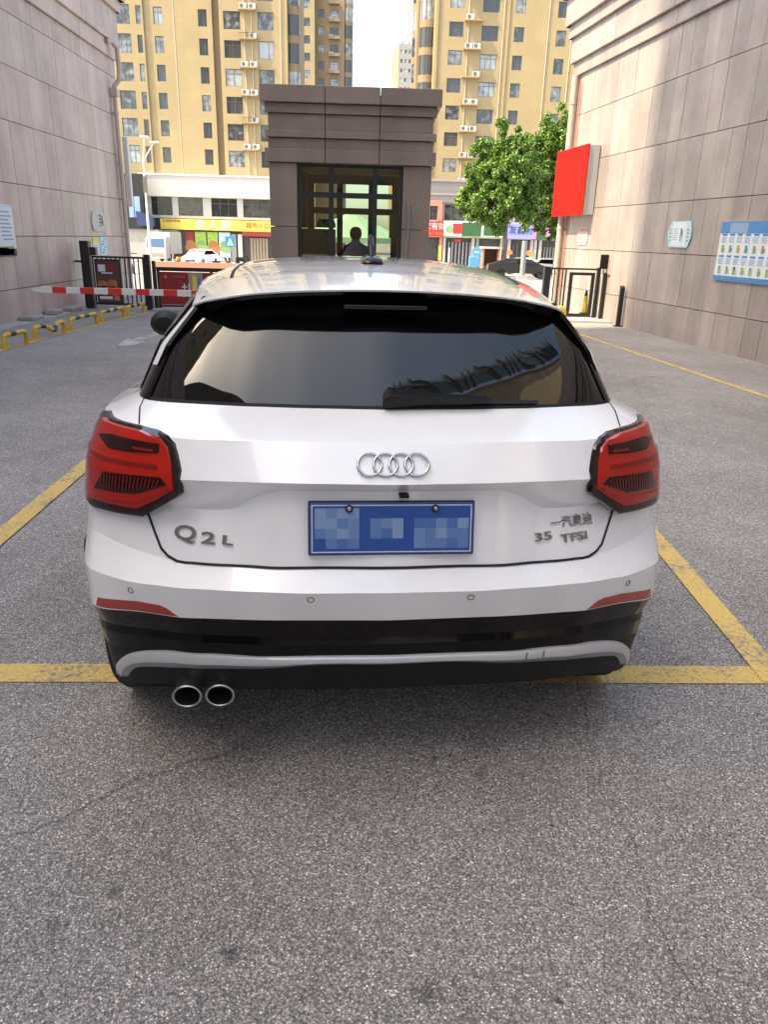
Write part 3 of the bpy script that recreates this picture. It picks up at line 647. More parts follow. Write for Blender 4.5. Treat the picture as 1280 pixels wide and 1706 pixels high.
MB().box((-.045, -.035, 0), (.045, .035, .76)).build('post', 'black_metal', o, bevel=.006); MB().add([(-.047, -.037, .762), (.047, -.037, .762), (.047, .037, .80), (-.047, .037, .80), (-.047, .037, .762), (.047, .037, .762)], [(0,1,2,3), (0,4,5,1), (1,5,2), (0,3,4), (3,2,5,4)]).build('cap', 'black_metal', o); MB().box((-.08, -.07, 0.001), (.08, .07, .02)).build('foot', 'black_metal', o)
o = empty('traffic_cone', 'yellow and black plastic cone behind the right gate', 'cone', (4.78, 16.98, .05))
MB().box((-.085, -.085, .06), (.085, .085, .09)).build('base', 'black_plastic', o, bevel=.008); MB().lathe([(.075, .09), (.05, .32)], (0, 0, 0)).build('cone', 'yellow_sign', o, smooth=True); MB().lathe([(.05, .321), (.038, .44)], (0, 0, 0)).build('band', 'hazard_yellow', o, smooth=True); MB().lathe([(.038, .441), (.022, .55), (.001, .56)], (0, 0, 0)).build('tip', 'black_plastic', o, smooth=True)
MB().box((-.11, -.11, 0), (.11, .11, .06)).build('block', 'concrete', o)
o = empty('marker_post', 'short yellow marker post by the right lane edge', 'post', (4.02, 15.75, 0)); MB().tube([(0, 0, 0), (0, 0, .26), (-.03, 0, .31), (-.14, 0, .33)], .045, 10).build('post', 'hazard_yellow', o, smooth=True); MB().lathe([(.07, .001), (.07, .015)], (0, 0, 0)).build('foot', 'hazard_yellow', o)

# ------------------------------------------------------------------ the white car
PSI, CX0, CB0 = R(4), .207, 1.856
c_fw = Vector((-math.sin(PSI), math.cos(PSI), 0))
car = empty('car', 'white compact crossover parked in the lane, rear towards the viewer', 'car', Vector((CX0, 0, 0))+c_fw*CB0, PSI)
FR = [0, .14, .27, .34, .41, .48, .55, .63, .70, .77, .84, .90, .95, 1.0]
def lerp_pts(pts, a):
    for p, q in zip(pts, pts[1:]):
        if a <= q[0]+1e-9:
            t = (a-p[0])/max(q[0]-p[0], 1e-9); return (a, p[1]+(q[1]-p[1])*t, p[2]+(q[2]-p[2])*t)
    return pts[-1]
def level(rear, side, front):
    am = rear[-1][0]
    return [Vector(lerp_pts(rear, am*t)) for t in FR]+[Vector(p) for p in side]+[Vector(p) for p in front]
def catmull(ps, sub):
    out = []
    for i in range(len(ps)-1):
        p0, p1, p2, p3 = ps[max(i-1, 0)], ps[i], ps[i+1], ps[min(i+2, len(ps)-1)]
        if i == 0: p0 = Vector((-p2.x, p2.y, p2.z))
        for k in range(sub):
            t = k/sub
            m1 = (p2-p0)*.5; m2 = (p3-p1)*.5
            l01, l12, l23 = (p1-p0).length+1e-9, (p2-p1).length+1e-9, (p3-p2).length+1e-9
            m1 = ((p1-p0)/l01+(p2-p1)/l12)*.5*l12; m2 = ((p2-p1)/l12+(p3-p2)/l23)*.5*l12
            h = (2*t**3-3*t*t+1, t**3-2*t*t+t, -2*t**3+3*t*t, t**3-t*t)
            out.append(p1*h[0]+m1*h[1]+p2*h[2]+m2*h[3])
    out.append(ps[-1]); return out
FRONT = lambda z, g=0.: [(.83-g*.3, 3.98-g, z), (.62-g*.3, 4.17-g, z), (.3, 4.26-g, z), (0, 4.3-g, z)]
LV = {}
LV['under'] = level([(0,.45,.24),(.45,.47,.24),(.70,.5,.24),(.78,.6,.24)], [(.8,.66,.24),(.8,.85,.24),(.8,1.3,.2),(.8,2.0,.2),(.8,2.65,.2),(.8,3.2,.22),(.8,3.6,.22)], FRONT(.24, .25))
LV['diff'] = level([(0,.075,.318),(.45,.10,.312),(.6,.135,.305),(.72,.185,.285),(.80,.24,.252),(.875,.325,.238),(.895,.43,.24)], [(.895,.66,.25),(.895,.85,.25),(.895,1.3,.23),(.895,2.0,.23),(.895,2.65,.23),(.895,3.2,.25),(.89,3.6,.25)], FRONT(.25, .06))
LV['strip'] = level([(0,.04,.44),(.36,.056,.435),(.57,.098,.425),(.72,.168,.405),(.81,.225,.39),(.885,.305,.375),(.915,.42,.365)], [(.915,.66,.36),(.915,.85,.36),(.915,1.3,.34),(.915,2.0,.34),(.915,2.65,.34),(.915,3.2,.36),(.9,3.6,.38)], FRONT(.4, .01))
LV['wb'] = level([(0,.028,.576),(.36,.045,.574),(.6,.098,.559),(.73,.158,.549),(.85,.23,.522),(.925,.315,.505),(.948,.43,.50)], [(.952,.66,.50),(.948,.85,.50),(.925,1.3,.42),(.92,2.0,.42),(.92,2.65,.42),(.92,3.2,.5),(.905,3.6,.55)], FRONT(.56))
LV['bc'] = level([(0,0,.676),(.25,.005,.676),(.45,.03,.675),(.6,.072,.667),(.74,.14,.654),(.84,.215,.645),(.913,.30,.637),(.948,.42,.63)], [(.953,.66,.62),(.95,.85,.61),(.925,1.3,.6),(.92,2.0,.6),(.92,2.65,.6),(.925,3.2,.62),(.91,3.6,.63)], FRONT(.66))
LV['bl'] = level([(0,.043,.735),(.31,.062,.730),(.5,.104,.722),(.6,.138,.716),(.7,.186,.722),(.81,.262,.732),(.892,.345,.738),(.937,.46,.74)], [(.945,.66,.74),(.942,.85,.74),(.922,1.3,.72),(.917,2.0,.72),(.917,2.65,.72),(.92,3.2,.74),(.905,3.6,.75)], FRONT(.74, .0))
LV['ll'] = level([(0,.09,.943),(.25,.104,.941),(.32,.113,.938),(.37,.125,.918),(.44,.152,.872),(.5,.165,.864),(.57,.185,.862),(.67,.215,.872),(.77,.272,.885),(.845,.335,.893),(.9,.42,.9),(.917,.5,.9)], [(.925,.66,.9),(.926,.85,.9),(.912,1.3,.88),(.91,2.0,.87),(.91,2.65,.87),(.908,3.2,.87),(.895,3.6,.85)], FRONT(.80, .02))
LV['lp'] = level([(0,.042,.977),(.25,.057,.976),(.43,.09,.971),(.57,.135,.962),(.67,.185,.957),(.77,.25,.957),(.845,.32,.957),(.893,.40,.957),(.912,.51,.957)], [(.918,.66,.957),(.918,.85,.95),(.91,1.3,.93),(.91,2.0,.92),(.91,2.65,.92),(.905,3.2,.92),(.89,3.6,.9)], [(.82,3.95,.86),(.61,4.15,.84),(.3,4.22,.83),(0,4.25,.83)])
LV['c1'] = level([(0,.12,1.072),(.25,.133,1.071),(.43,.155,1.069),(.56,.182,1.065),(.66,.23,1.064),(.75,.295,1.066),(.815,.37,1.07),(.855,.46,1.07),(.872,.55,1.07)], [(.88,.66,1.07),(.886,.85,1.065),(.888,1.3,1.045),(.892,2.0,1.03),(.892,2.65,1.02),(.88,3.2,1.0),(.86,3.6,.97)], [(.79,3.9,.92),(.58,4.08,.89),(.3,4.15,.88),(0,4.17,.88)])
LV['gb'] = level([(0,.29,1.128),(.25,.304,1.128),(.43,.325,1.128),(.56,.35,1.129),(.64,.374,1.128),(.70,.405,1.127),(.737,.45,1.125),(.757,.54,1.12)], [(.765,.66,1.117),(.78,.85,1.11),(.80,1.3,1.10),(.815,2.0,1.085),(.81,2.65,1.07),(.78,2.95,1.06),(.68,3.05,1.065)], [(.5,3.1,1.075),(.3,3.13,1.085),(.15,3.15,1.09),(0,3.15,1.09)])
LV['rt'] = level([(0,.535,1.435),(.3,.545,1.43),(.45,.56,1.42),(.53,.58,1.41),(.575,.63,1.40)], [(.595,.72,1.405),(.61,.9,1.42),(.625,1.3,1.435),(.63,2.0,1.435),(.61,2.3,1.425),(.57,2.42,1.43),(.5,2.45,1.445)], [(.4,2.47,1.455),(.25,2.49,1.465),(.12,2.5,1.47),(0,2.5,1.47)])
LV['gm'] = [(p+q)*.5+Vector((.018*min(1, abs(p.x)/.5), -.016 if i < 14 else (.03 if i > 20 else 0), .012)) for i, (p, q) in enumerate(zip(LV['gb'], LV['rt']))]
LV['k1'] = [p*.45+q*.55+Vector((-.004, .012, 0)) if i < 14 else p*.45+q*.55 for i, (p, q) in enumerate(zip(LV['strip'], LV['wb']))]
LV['k2'] = [p*.62+q*.38+Vector((0, .004, 0)) if i < 14 else p*.62+q*.38 for i, (p, q) in enumerate(zip(LV['strip'], LV['wb']))]
SUB = 4
GR = {k: catmull(v, SUB) for k, v in LV.items()}
ARCH = [(.77, .375), (3.43, .385)]
def arch(p):
    for bc, r_ in ARCH:
        d = abs(p.y-bc)
        if d < r_ and p.x > .6:
            za = .335+math.sqrt(r_*r_-d*d)
            if p.z < za: return Vector((p.x, p.y, za))
    return p
for k in ('diff', 'strip', 'k1', 'k2', 'wb', 'bc'): GR[k] = [arch(p) for p in GR[k]]
GR['under'] = [Vector((p.x, p.y, max(p.z, arch(Vector((.9, p.y, p.z))).z-.02)) if p.x > .6 else p) for p in GR['under']]
def loft(names, i0=0, i1=None):
    mb = MB()
    for s in (1, -1):
        rows = [[Vector((s*p.x, p.y, p.z)) for p in GR[n][i0:i1]] for n in names]; n = len(rows[0])
        vs = [p for r_ in rows for p in r_]
        fs = [(j*n+i, j*n+i+1, (j+1)*n+i+1, (j+1)*n+i) if s > 0 else (j*n+i, (j+1)*n+i, (j+1)*n+i+1, j*n+i+1) for j in range(len(rows)-1) for i in range(n-1)]
        mb.add(vs, fs)
    return mb
def part(mb, name, m, parent=None, sharp=28, weld=True, bevel=0.):
    o = mb.build(name, m, parent or car, fix=False); bm = bmesh.new(); bm.from_mesh(o.data)
    if weld: bmesh.ops.remove_doubles(bm, verts=bm.verts, dist=.0006)
    bmesh.ops.dissolve_degenerate(bm, edges=bm.edges, dist=.0002)
    bm.to_mesh(o.data); bm.free(); o.data.shade_smooth(); o.data.set_sharp_from_angle(angle=R(sharp))
    if bevel:
        b = o.modifiers.new('bevel', 'BEVEL'); b.width = bevel; b.segments = 3; b.limit_method = 'ANGLE'; b.angle_limit = R(sharp-4)
    return o
body = part(loft(['wb', 'bc', 'bl', 'll', 'lp', 'c1', 'gb']), 'body', 'white_body', sharp=14, bevel=.006)
clad_g = part(loft(['strip', 'k2', 'k1', 'wb']), 'bumper_lower', 'black_gloss', sharp=12, bevel=.004)
clad = part(loft(['under', 'diff', 'strip']), 'diffuser', 'black_plastic')
glass = part(loft(['gb', 'gm', 'rt']), 'window_glass', 'car_glass', sharp=60)
def bvh_of(*obs):
    vs, fs = [], []
    for o in obs:
        k = len(vs); vs += [v.co.copy() for v in o.data.vertices]; fs += [tuple(k+i for i in p.vertices) for p in o.data.polygons]
    return BVHTree.FromPolygons(vs, fs)
BODY = bvh_of(body, clad_g, clad); GLASS = bvh_of(glass, body)
_t = part(loft(['wb', 'bl', 'lp', 'c1', 'gb']), 'tmp', 'gap'); LAMPT = bvh_of(_t); bpy.data.objects.remove(_t)
# roof
ZC = [(.36,1.452),(.5,1.468),(.7,1.487),(.9,1.502),(1.2,1.515),(1.6,1.518),(2.0,1.506),(2.3,1.482),(2.55,1.455)]
def zc(b):
    for p, q in zip(ZC, ZC[1:]):
        if b <= q[0]: return p[1]+(q[1]-p[1])*(b-p[0])/(q[0]-p[0])
    return ZC[-1][1]
def roof_pt(a, t):
    q = abs(a)/.625
    br_ = .395+.03*(min(abs(a), .45)/.45)**2 + (max(0, abs(a)-.46)/.165)**2*.11
    bf = 2.52-.10*q*q; b = br_+(bf-br_)*t
    wd = min(1.0, .93+.24*t)
    return Vector((a*wd, b, zc(b)-.045*q*q-.035*q**8))
mb = MB(); NA, NT = 28, 26
for lay in (0, -.03):
    for j in range(NT+1):
        for i in range(NA+1):
            p = roof_pt(-.625+1.25*i/NA, (j/NT)**1.3); p.z += lay*(.22+.78*min(1, j/6))
            if lay and j == 0: p.y += .006
            mb.v.append(tuple(p))
n = NA+1; K = (NT+1)*n
for j in range(NT):
    for i in range(NA):
        mb.f.append((j*n+i, j*n+i+1, (j+1)*n+i+1, (j+1)*n+i)); mb.mi.append(0)
        mb.f.append((K+j*n+i, K+(j+1)*n+i, K+(j+1)*n+i+1, K+j*n+i+1)); mb.mi.append(0)
for i in range(NA):
    mb.f.append((i, K+i, K+i+1, i+1)); mb.mi.append(0); mb.f.append((NT*n+i, NT*n+i+1, K+NT*n+i+1, K+NT*n+i)); mb.mi.append(0)
for j in range(NT):
    mb.f.append((j*n, (j+1)*n, K+(j+1)*n, K+j*n)); mb.mi.append(0); mb.f.append((j*n+NA, K+j*n+NA, K+(j+1)*n+NA, (j+1)*n+NA)); mb.mi.append(0)
roof = part(mb, 'roof', 'white_body', weld=False, sharp=40, bevel=.0025)
mb = MB()
for sgn in (1,):
    vs = []; na = 24
    for j, (db, dz) in enumerate(((.008, -.008), (.05, -.03), (.22, -.05))):
        for i in range(na+1):
            a = -.625+1.25*i/na; p = roof_pt(a, 0); vs.append((a*(.925-.03*(j > 0)), p.y+db*(1-.5*max(0, abs(a)-.5)/.125), p.z+dz))
    mb.add(vs, [(j*(na+1)+i, (j+1)*(na+1)+i, (j+1)*(na+1)+i+1, j*(na+1)+i+1) for j in range(2) for i in range(na)])
sp_u = part(mb, 'spoiler_underside', 'black_gloss', roof)
MB().box((-.125, .425, 1.398), (.125, .455, 1.410)).build('stop_lamp', 'lamp_dark', roof, bevel=.003)
def ribbon(pts, wd, m, name, parent, up=Vector((0, 0, 1)), off=.0012):
    mb = MB(); vs = []; N = len(pts)
    for i, p in enumerate(pts):
        d = (pts[min(i+1, N-1)]-pts[max(i-1, 0)]).normalized(); s = d.cross(up).normalized()*wd/2
        vs += [p-s+up*off, p+s+up*off]
    mb.add(vs, [(2*i, 2*i+1, 2*i+3, 2*i+2) for i in range(N-1)]); return mb.build(name, m, parent, fix=False)
ribbon([roof_pt(-.55+1.1*k/24, .17+.02*abs(-.55+1.1*k/24)) for k in range(25)], .004, 'gap', 'panel_gap', roof)
for s in (-1, 1): ribbon([roof_pt(s*.50, .17+.8*k/20) for k in range(21)], .012, 'gap', 'roof_channel', roof)
# aerial
aer = bpy.data.objects.new('aerial', None); aer.empty_display_size = .05; link(aer, car); zb_a = zc(1.06)-.006
vs = []; secs_a = [(.97, .020, .012), (.985, .038, .022), (1.03, .046, .030), (1.10, .044, .034), (1.16, .032, .028), (1.20, .012, .014)]
for b, w2, h in secs_a: vs += [(-w2, b, zb_a), (-w2*.8, b, zb_a+h*.7), (-w2*.3, b, zb_a+h), (w2*.3, b, zb_a+h), (w2*.8, b, zb_a+h*.7), (w2, b, zb_a)]
MB().add(vs, [(6*i+j, 6*(i+1)+j, 6*(i+1)+j+1, 6*i+j+1) for i in range(5) for j in range(5)]+[tuple(range(5, -1, -1)), tuple(30+j for j in range(6))]).build('base', 'black_gloss', aer, smooth=True)
MB().tube([(0, 1.05, zb_a+.02), (0, 1.09, zb_a+.055), (0, 1.125, zb_a+.095), (0, 1.13, zb_a+.102)], [.016, .012, .009, .004], 10).build('fin', 'black_gloss', aer, smooth=True)

# pieces laid on the body surface
def drape(name, poly, m, parent, th=.008, base=.0, direction=(0, 1, 0), tree=None, step=.03, mirror=False, rim=.35, inset=True):
    """poly: (a,b,z) points near the surface; the piece follows the surface under it and stands th proud of it"""
    tree = tree or BODY; d = Vector(direction).normalized(); e1 = d.cross(Vector((0, 0, 1))).normalized(); e2 = e1.cross(d).normalized()
    P = [Vector(p) for p in poly]; uv = [(p.dot(e1), p.dot(e2)) for p in P]; w0 = sum(p.dot(d) for p in P)/len(P)
    pts = []
    n0 = len(uv)                                                     # outline, resampled
    for i in range(n0):
        a, b = Vector(uv[i]), Vector(uv[(i+1) % n0]); k = max(1, int((b-a).length/step))
        pts += [a+(b-a)*(q/k) for q in range(k)]
    nb = len(pts)
    xs, ys = [p.x for p in pts], [p.y for p in pts]
    def inside(x, y):
        c = False; j = nb-1
        for i in range(nb):
            if ((pts[i].y > y) != (pts[j].y > y)) and x < (pts[j].x-pts[i].x)*(y-pts[i].y)/(pts[j].y-pts[i].y)+pts[i].x: c = not c
            j = i
        return c
    def dist(x, y): return min((Vector((x, y))-p).length for p in pts)
    x = min(xs)+step*.5; inner = []
    while x < max(xs):
        y = min(ys)+step*.5
        while y < max(ys):
            if inside(x, y) and dist(x, y) > step*.45: inner.append(Vector((x, y)))
            y += step
        x += step
    vo, _, fo_, _, _, _ = delaunay_2d_cdt(pts+inner, [(i, (i+1) % nb) for i in range(nb)], [list(range(nb))], 1, 1e-6)
    last = [None]
    def hit(u, v):
        o_ = e1*u+e2*v+d*(w0-.8); h = tree.ray_cast(o_, d)
        if h[0] is None:
            h = tree.find_nearest(e1*u+e2*v+d*w0)
        return h[0]
    top = []; ncount = len(vo)
    for v in vo:
        q = hit(v.x, v.y); e = min((Vector(v)-p).length for p in pts[:nb])
        edge = rim if (inset and e < 1e-4) else 1.0
        top.append(q-d*(base+th*edge))
    mb = MB(); vs = list(top); fs = [tuple(f) for f in fo_]
    # skirt
    bidx = []
    for p in pts: bidx.append(min(range(ncount), key=lambda i: (vo[i]-p).length))
    k0 = len(vs); vs += [top[i]+d*(th+base+.004) for i in bidx]
    for i in range(nb): fs.append((bidx[i], bidx[(i+1) % nb], k0+(i+1) % nb, k0+i))
    out = []
    for sgn in ((1, -1) if mirror else (1,)):
        mb = MB(); mb.add([(sgn*v.x, v.y, v.z) for v in vs], fs)
        o = mb.build(name, m, parent if not isinstance(parent, (list, tuple)) else parent[0 if sgn == 1 else 1], smooth=True, sharp=30); out.append(o)
    return out if mirror else out[0]
def seam(name, poly, m='gap', wd=.005, direction=(0, 1, 0), tree=None, parent=None, closed=False, step=.02, off=.0012):
    tree = tree or BODY; d = Vector(direction).normalized(); P = [Vector(p) for p in poly]; pts = []
    for a, b in zip(P, P[1:]):
        k = max(1, int((b-a).length/step)); pts += [a+(b-a)*(q/k) for q in range(k)]
    pts.append(P[-1]); out = []
    for p in pts:
        h = tree.ray_cast(p-d*.6, d)
        if h[0] is None: h = tree.find_nearest(p)
        out.append((h[0], h[1]))
    mb = MB(); vs = []; N = len(out)
    for i, (p, nr) in enumerate(out):
        if nr.dot(d) > 0: nr = -nr
        t = (out[min(i+1, N-1)][0]-out[max(i-1, 0)][0]).normalized(); s = t.cross(nr).normalized()*wd/2
        vs += [p-s+nr*off, p+s+nr*off]
    mb.add(vs, [(2*i, 2*i+1, 2*i+3, 2*i+2) for i in range(N-1)]); return mb.build(name, m, parent or body, fix=False)
# tail lamps
LD = (-.6, .8, 0)
lampP = [(.838,.455,1.080),(.79,.36,1.077),(.72,.29,1.077),(.655,.248,1.074),(.614,.212,1.066),(.599,.187,1.05),(.590,.164,1.02),(.582,.141,.985),(.575,.138,.925),(.584,.142,.913),(.69,.195,.838),(.735,.225,.833),(.79,.272,.827),(.86,.345,.818),(.905,.42,.815),(.93,.50,.83),(.93,.53,.90),(.915,.53,1.0),(.88,.53,1.065)]
lamps = drape('tail_lamp', lampP, 'lamp_smoke', car, .014, 0, LD, LAMPT, mirror=True, rim=.8, step=.018)
tag(lamps[0], 'red tail lamp on the right side'); tag(lamps[1], 'red tail lamp on the left side')
for o_ in lamps: o_.data.materials[0] = MATS['lamp_smoke']
LP_ = lamps
lens = drape('lens', [(.826,.43,1.071),(.76,.33,1.071),(.69,.268,1.070),(.624,.221,1.061),(.607,.195,1.043),(.596,.17,1.005),(.589,.147,.96),(.587,.144,.936),(.63,.165,.904),(.70,.2,.863),(.78,.265,.856),(.86,.36,.849),(.905,.44,.85),(.918,.49,.90),(.905,.49,.99),(.872,.49,1.05)], 'lamp_red', LP_, .004, .0165, LD, LAMPT, mirror=True, step=.018, inset=False)
def lamp_piece(name, poly, m, base=.0225, th=.001): return drape(name, poly, m, LP_, th, base, LD, LAMPT, mirror=True, step=.018, inset=False)
lamp_piece('upper_recess', [(.822,.39,1.036),(.776,.325,1.049),(.625,.207,1.049),(.628,.197,1.026),(.70,.245,1.017),(.78,.31,1.012)], 'lamp_dark')
lamp_piece('upper_glow', [(.70,.25,1.033),(.64,.207,1.034),(.642,.203,1.028),(.70,.245,1.026)], 'lamp_mid', .0245)
lamp_piece('groove', [(.90,.43,.992),(.80,.32,.988),(.63,.19,.995),(.625,.188,.984),(.80,.315,.977),(.90,.43,.98)], 'lamp_mid')
lamp_piece('fin_recess', [(.80,.285,.948),(.70,.225,.958),(.612,.175,.966),(.604,.15,.948),(.65,.172,.928),(.70,.2,.906),(.83,.34,.886)], 'lamp_dark')
lamp_piece('lower_glow', [(.84,.33,.876),(.70,.2,.893),(.60,.15,.938),(.605,.152,.930),(.70,.2,.882),(.84,.34,.866)], 'lamp_red', .0245)
lamp_piece('lower_chin', [(.90,.43,.852),(.86,.36,.853),(.70,.202,.872),(.60,.152,.918),(.69,.196,.846),(.79,.285,.835),(.90,.42,.824)], 'lamp_dark', .0165)
for k in range(17):
    t = k/16; a0 = .618+t*.185; zt = .962-.012*t; zb = (.935-.35*(a0-.62) if a0 < .70 else .906-.14*(a0-.70)); b_ = .17+.6*(a0-.61)
    for s, par in ((1, LP_[0]), (-1, LP_[1])):
        seam('rib', [(s*(a0+.012), b_, zb+.004), (s*a0, b_, zt-.004)], 'lamp_mid', .0035, (-.6*s, .8, 0), LAMPT, par, step=.02, off=.0262)
# seams round the tailgate
seam('panel_gap', [(-.69,.2,.835),(-.672,.19,.79),(-.652,.17,.745),(-.632,.16,.728),(-.605,.14,.7165),(-.58,.13,.717),(-.42,.085,.7245),(-.2,.055,.7305),(0,.04,.733),(.2,.055,.7305),(.42,.085,.7245),(.58,.13,.717),(.605,.14,.7165),(.632,.16,.728),(.652,.17,.745),(.672,.19,.79),(.69,.2,.835)], 'gap', .008, off=.003)
for s in (-1, 1): seam('panel_gap', [(s*.722,.44,1.124), (s*.728,.39,1.103), (s*.714,.30,1.078)], 'gap', .005, (0, .6, -.8))
# black edging under the rear glass
seam('glass_edge', [(-.735,.47,1.127),(-.70,.43,1.129),(-.6,.38,1.130),(-.43,.333,1.130),(-.25,.31,1.130),(0,.29,1.130),(.25,.31,1.130),(.43,.333,1.130),(.6,.38,1.130),(.70,.43,1.129),(.735,.47,1.127)], 'gap', .012, (0, 1, 0), GLASS, glass, off=.002)
# reflectors, sensors
refl = drape('reflector', [(.866,.265,.553),(.73,.15,.588),(.66,.118,.590),(.637,.11,.584),(.603,.102,.561),(.73,.158,.553),(.876,.285,.518)], 'reflector', car, .004, .0, (-.3, .9, 0), mirror=True)
def ring(name, c, nr, r_, rt, m, parent, n=20, k=8):
    nr = Vector(nr).normalized(); u = nr.orthogonal().normalized() if abs(nr.z) > .9 else Vector((0, 0, 1)).cross(nr).normalized(); v = nr.cross(u)
    vs = []; c = Vector(c)
    for i in range(n):
        t = 2*math.pi*i/n; d = u*math.cos(t)+v*math.sin(t)
        for j in range(k):
            q = 2*math.pi*j/k; vs.append(c+d*(r_+rt*math.cos(q))+nr*rt*math.sin(q))
    fs = [(i*k+j, ((i+1) % n)*k+j, ((i+1) % n)*k+(j+1) % k, i*k+(j+1) % k) for i in range(n) for j in range(k)]
    return MB().add(vs, fs).build(name, m, parent, smooth=True, sharp=80)
def surf(a, z, tree=None, d=(0, 1, 0)):
    h = (tree or BODY).ray_cast(Vector((a, 0, z))-Vector(d)*.8, Vector(d)); n_ = h[1]; return h[0], (n_ if n_.dot(Vector(d)) < 0 else -n_)
for a, z in ((-.225, .653), (.225, .653), (-.745, .622), (.745, .622)):
    p, n_ = surf(a, z); ring('parking_sensor', p+n_*.0005, n_, .0095, .0012, 'gap', body, 18, 5)
# silver strip
top = [(0,.455),(.2,.453),(.36,.449),(.57,.441),(.68,.424),(.755,.396),(.805,.358),(.838,.312),(.85,.238)]
bot = [(0,.42),(.2,.419),(.36,.402),(.55,.385),(.65,.367),(.725,.348),(.768,.328),(.798,.288),(.815,.234)]
def strip_rows():
    T = catmull([Vector((a, 0, z)) for a, z in top], 6); B = catmull([Vector((a, 0, z)) for a, z in bot], 6)
    def on(p, off):
        h = BODY.ray_cast(Vector((p.x, -.6, p.z)), Vector((0, 1, 0))); q = h[0] if h[0] is not None else BODY.find_nearest(Vector((p.x, .27, p.z)))[0]
        return q-Vector((-.25*off*(p.x/.85)**2, off, 0))
    rows = []
    for t, b_ in zip(T, B):
        rows.append([on(t, -.006), on(t, .010), on(t+(b_-t)*.12, .0145), on(t+(b_-t)*.55, .0155), on(t+(b_-t)*.62, .0135), on(t+(b_-t)*.98, .002), on(b_, -.01)])
    return rows
rows = strip_rows(); rows = [[Vector((-p.x, p.y, p.z)) for p in r_] for r_ in reversed(rows[1:])]+rows
sm = [[sum((rows[min(max(i+k, 0), len(rows)-1)][j].y for k in (-2, -1, 0, 1, 2)))/5 for j in range(7)] for i in range(len(rows))]
for i, r_ in enumerate(rows):
    for j in range(7): r_[j].y = sm[i][j]
def strip_part(name, js, m, parent):
    vs = [r_[j] for r_ in rows for j in js]; n = len(js)
    return MB().add(vs, [(i*n+k, (i+1)*n+k, (i+1)*n+k+1, i*n+k+1) for i in range(len(rows)-1) for k in range(n-1)]).build(name, m, parent, smooth=True, sharp=50)
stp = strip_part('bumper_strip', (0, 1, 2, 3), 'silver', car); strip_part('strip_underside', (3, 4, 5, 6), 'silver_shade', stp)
for a in (.415, .47): seam('panel_gap', [(a, .06, .447), (a, .06, .423)], 'gap', .003, (0, 1, 0), None, stp, off=.0175)
# exhaust
for a in (-.593, -.497):
    ex = MB().tube([(a, .50, .318), (a, .075, .309)], .033, 20, cap=False).build('exhaust_tip', 'steel', car, smooth=True)
    ex.scale = (1.22, 1, 1); ex.location.x = -a*.22
    rg = ring('rim', (a, .075, .309), (0, -1, .12), .033, .0035, 'steel', ex, 24, 6)
    MB().lathe([(.031, .2), (.031, .201)], (a, 0, .311), 'y', 20).build('bore', 'gap', ex)
# number plate (characters hidden in the photograph by blocks)
pl = bpy.data.objects.new('number_plate', None); pl.empty_display_size = .1; link(pl, car); pl.location = (.0, .062, .845); pl.rotation_euler = (-.17, 0, 0)
MB().box((-.231, -.002, -.076), (.231, .012, .076)).build('holder', 'black_plastic', pl, bevel=.003)
MB().box((-.228, -.006, -.073), (.228, -.0025, .073)).build('plate', 'plate_blue', pl, bevel=.002)
rr = [(-.222, .064, .222, .067, 'white'), (-.222, -.067, .222, -.064, 'white'), (-.222, -.064, -.219, .064, 'white'), (.219, -.064, .222, .064, 'white')]
for i in range(4): mat('block_%d' % i, [(.10, .20, .44), (.14, .25, .48), (.20, .31, .52), (.06, .15, .40)][i], .4)
br_ = random.Random(3); cell = .0305
for i in range(14):
    for j in range(4):
        if i in (4, 8): continue
        u = -.213+i*cell; v = -.056+j*cell*.93
        if j == 3 and i > 3: continue
        if (i, j) in ((0, 0), (5, 0), (6, 0), (7, 0)): continue
        rr.append((u, v, u+cell, v+cell*.93, 'block_%d' % br_.choice([0, 0, 1, 1, 2, 3])))
prints('print', (0, -.006, 0), (1, 0, 0), up_, rr, pl, .0006)
for x in (-.119, .119):
    MB().lathe([(.011, -.004), (.010, .001)], (x, -.008, .057), 'y', 14).build('bolt_washer', 'gap', pl); MB().lathe([(.001, -.011), (.005, -.010), (.008, -.005), (.008, 0)], (x, -.009, .057), 'y', 14).build('bolt', 'chrome', pl, smooth=True)
MB().box((.018, .060, .932), (.045, .09, .941)).build('camera_pod', 'black_plastic', car, bevel=.003)
# four rings
em = None
p0, n0 = surf(0, 1.021)
emo = bpy.data.objects.new('emblem', None); emo.empty_display_size = .05; link(emo, car)
for k in range(4):
    a = (-1.5+k)*.0427; p, n_ = surf(a, 1.021); n_ = Vector((0, n0.y, n0.z)).normalized(); p.y = p0.y-.001*(k in (1, 2))
    ring('ring', p+n_*.005, n_, .0325, .0038, 'chrome', emo, 36, 8)
# badges
def badge(body, size, a, z, sx=1., fat=.0005, m='badge_chrome', ext=.003):
    p, n_ = surf(a, z); pa, _ = surf(a-.04, z); pb, _ = surf(a+.04, z); rt = (pb-pa).normalized(); up = n_.cross(rt); 
    if up.z < 0: up = -up
    nn = rt.cross(up); 
    return text('badge', body, size, p+nn*.004, rt, up, m, car, ext, 'CENTER', sx, 0., fat)
badge('Q', .058, -.578, .794, 1.5, .0012); badge('2', .046, -.511, .788, 1.95, .0010); badge('L', .036, -.457, .787, 1.9, .0010)
badge('35', .034, .450, .791, 1.9, .0004); badge('TFSI', .034, .553, .779, 1.6, .0004)
badge('一汽奥迪', .037, .545, .823, 1.0, 0.)
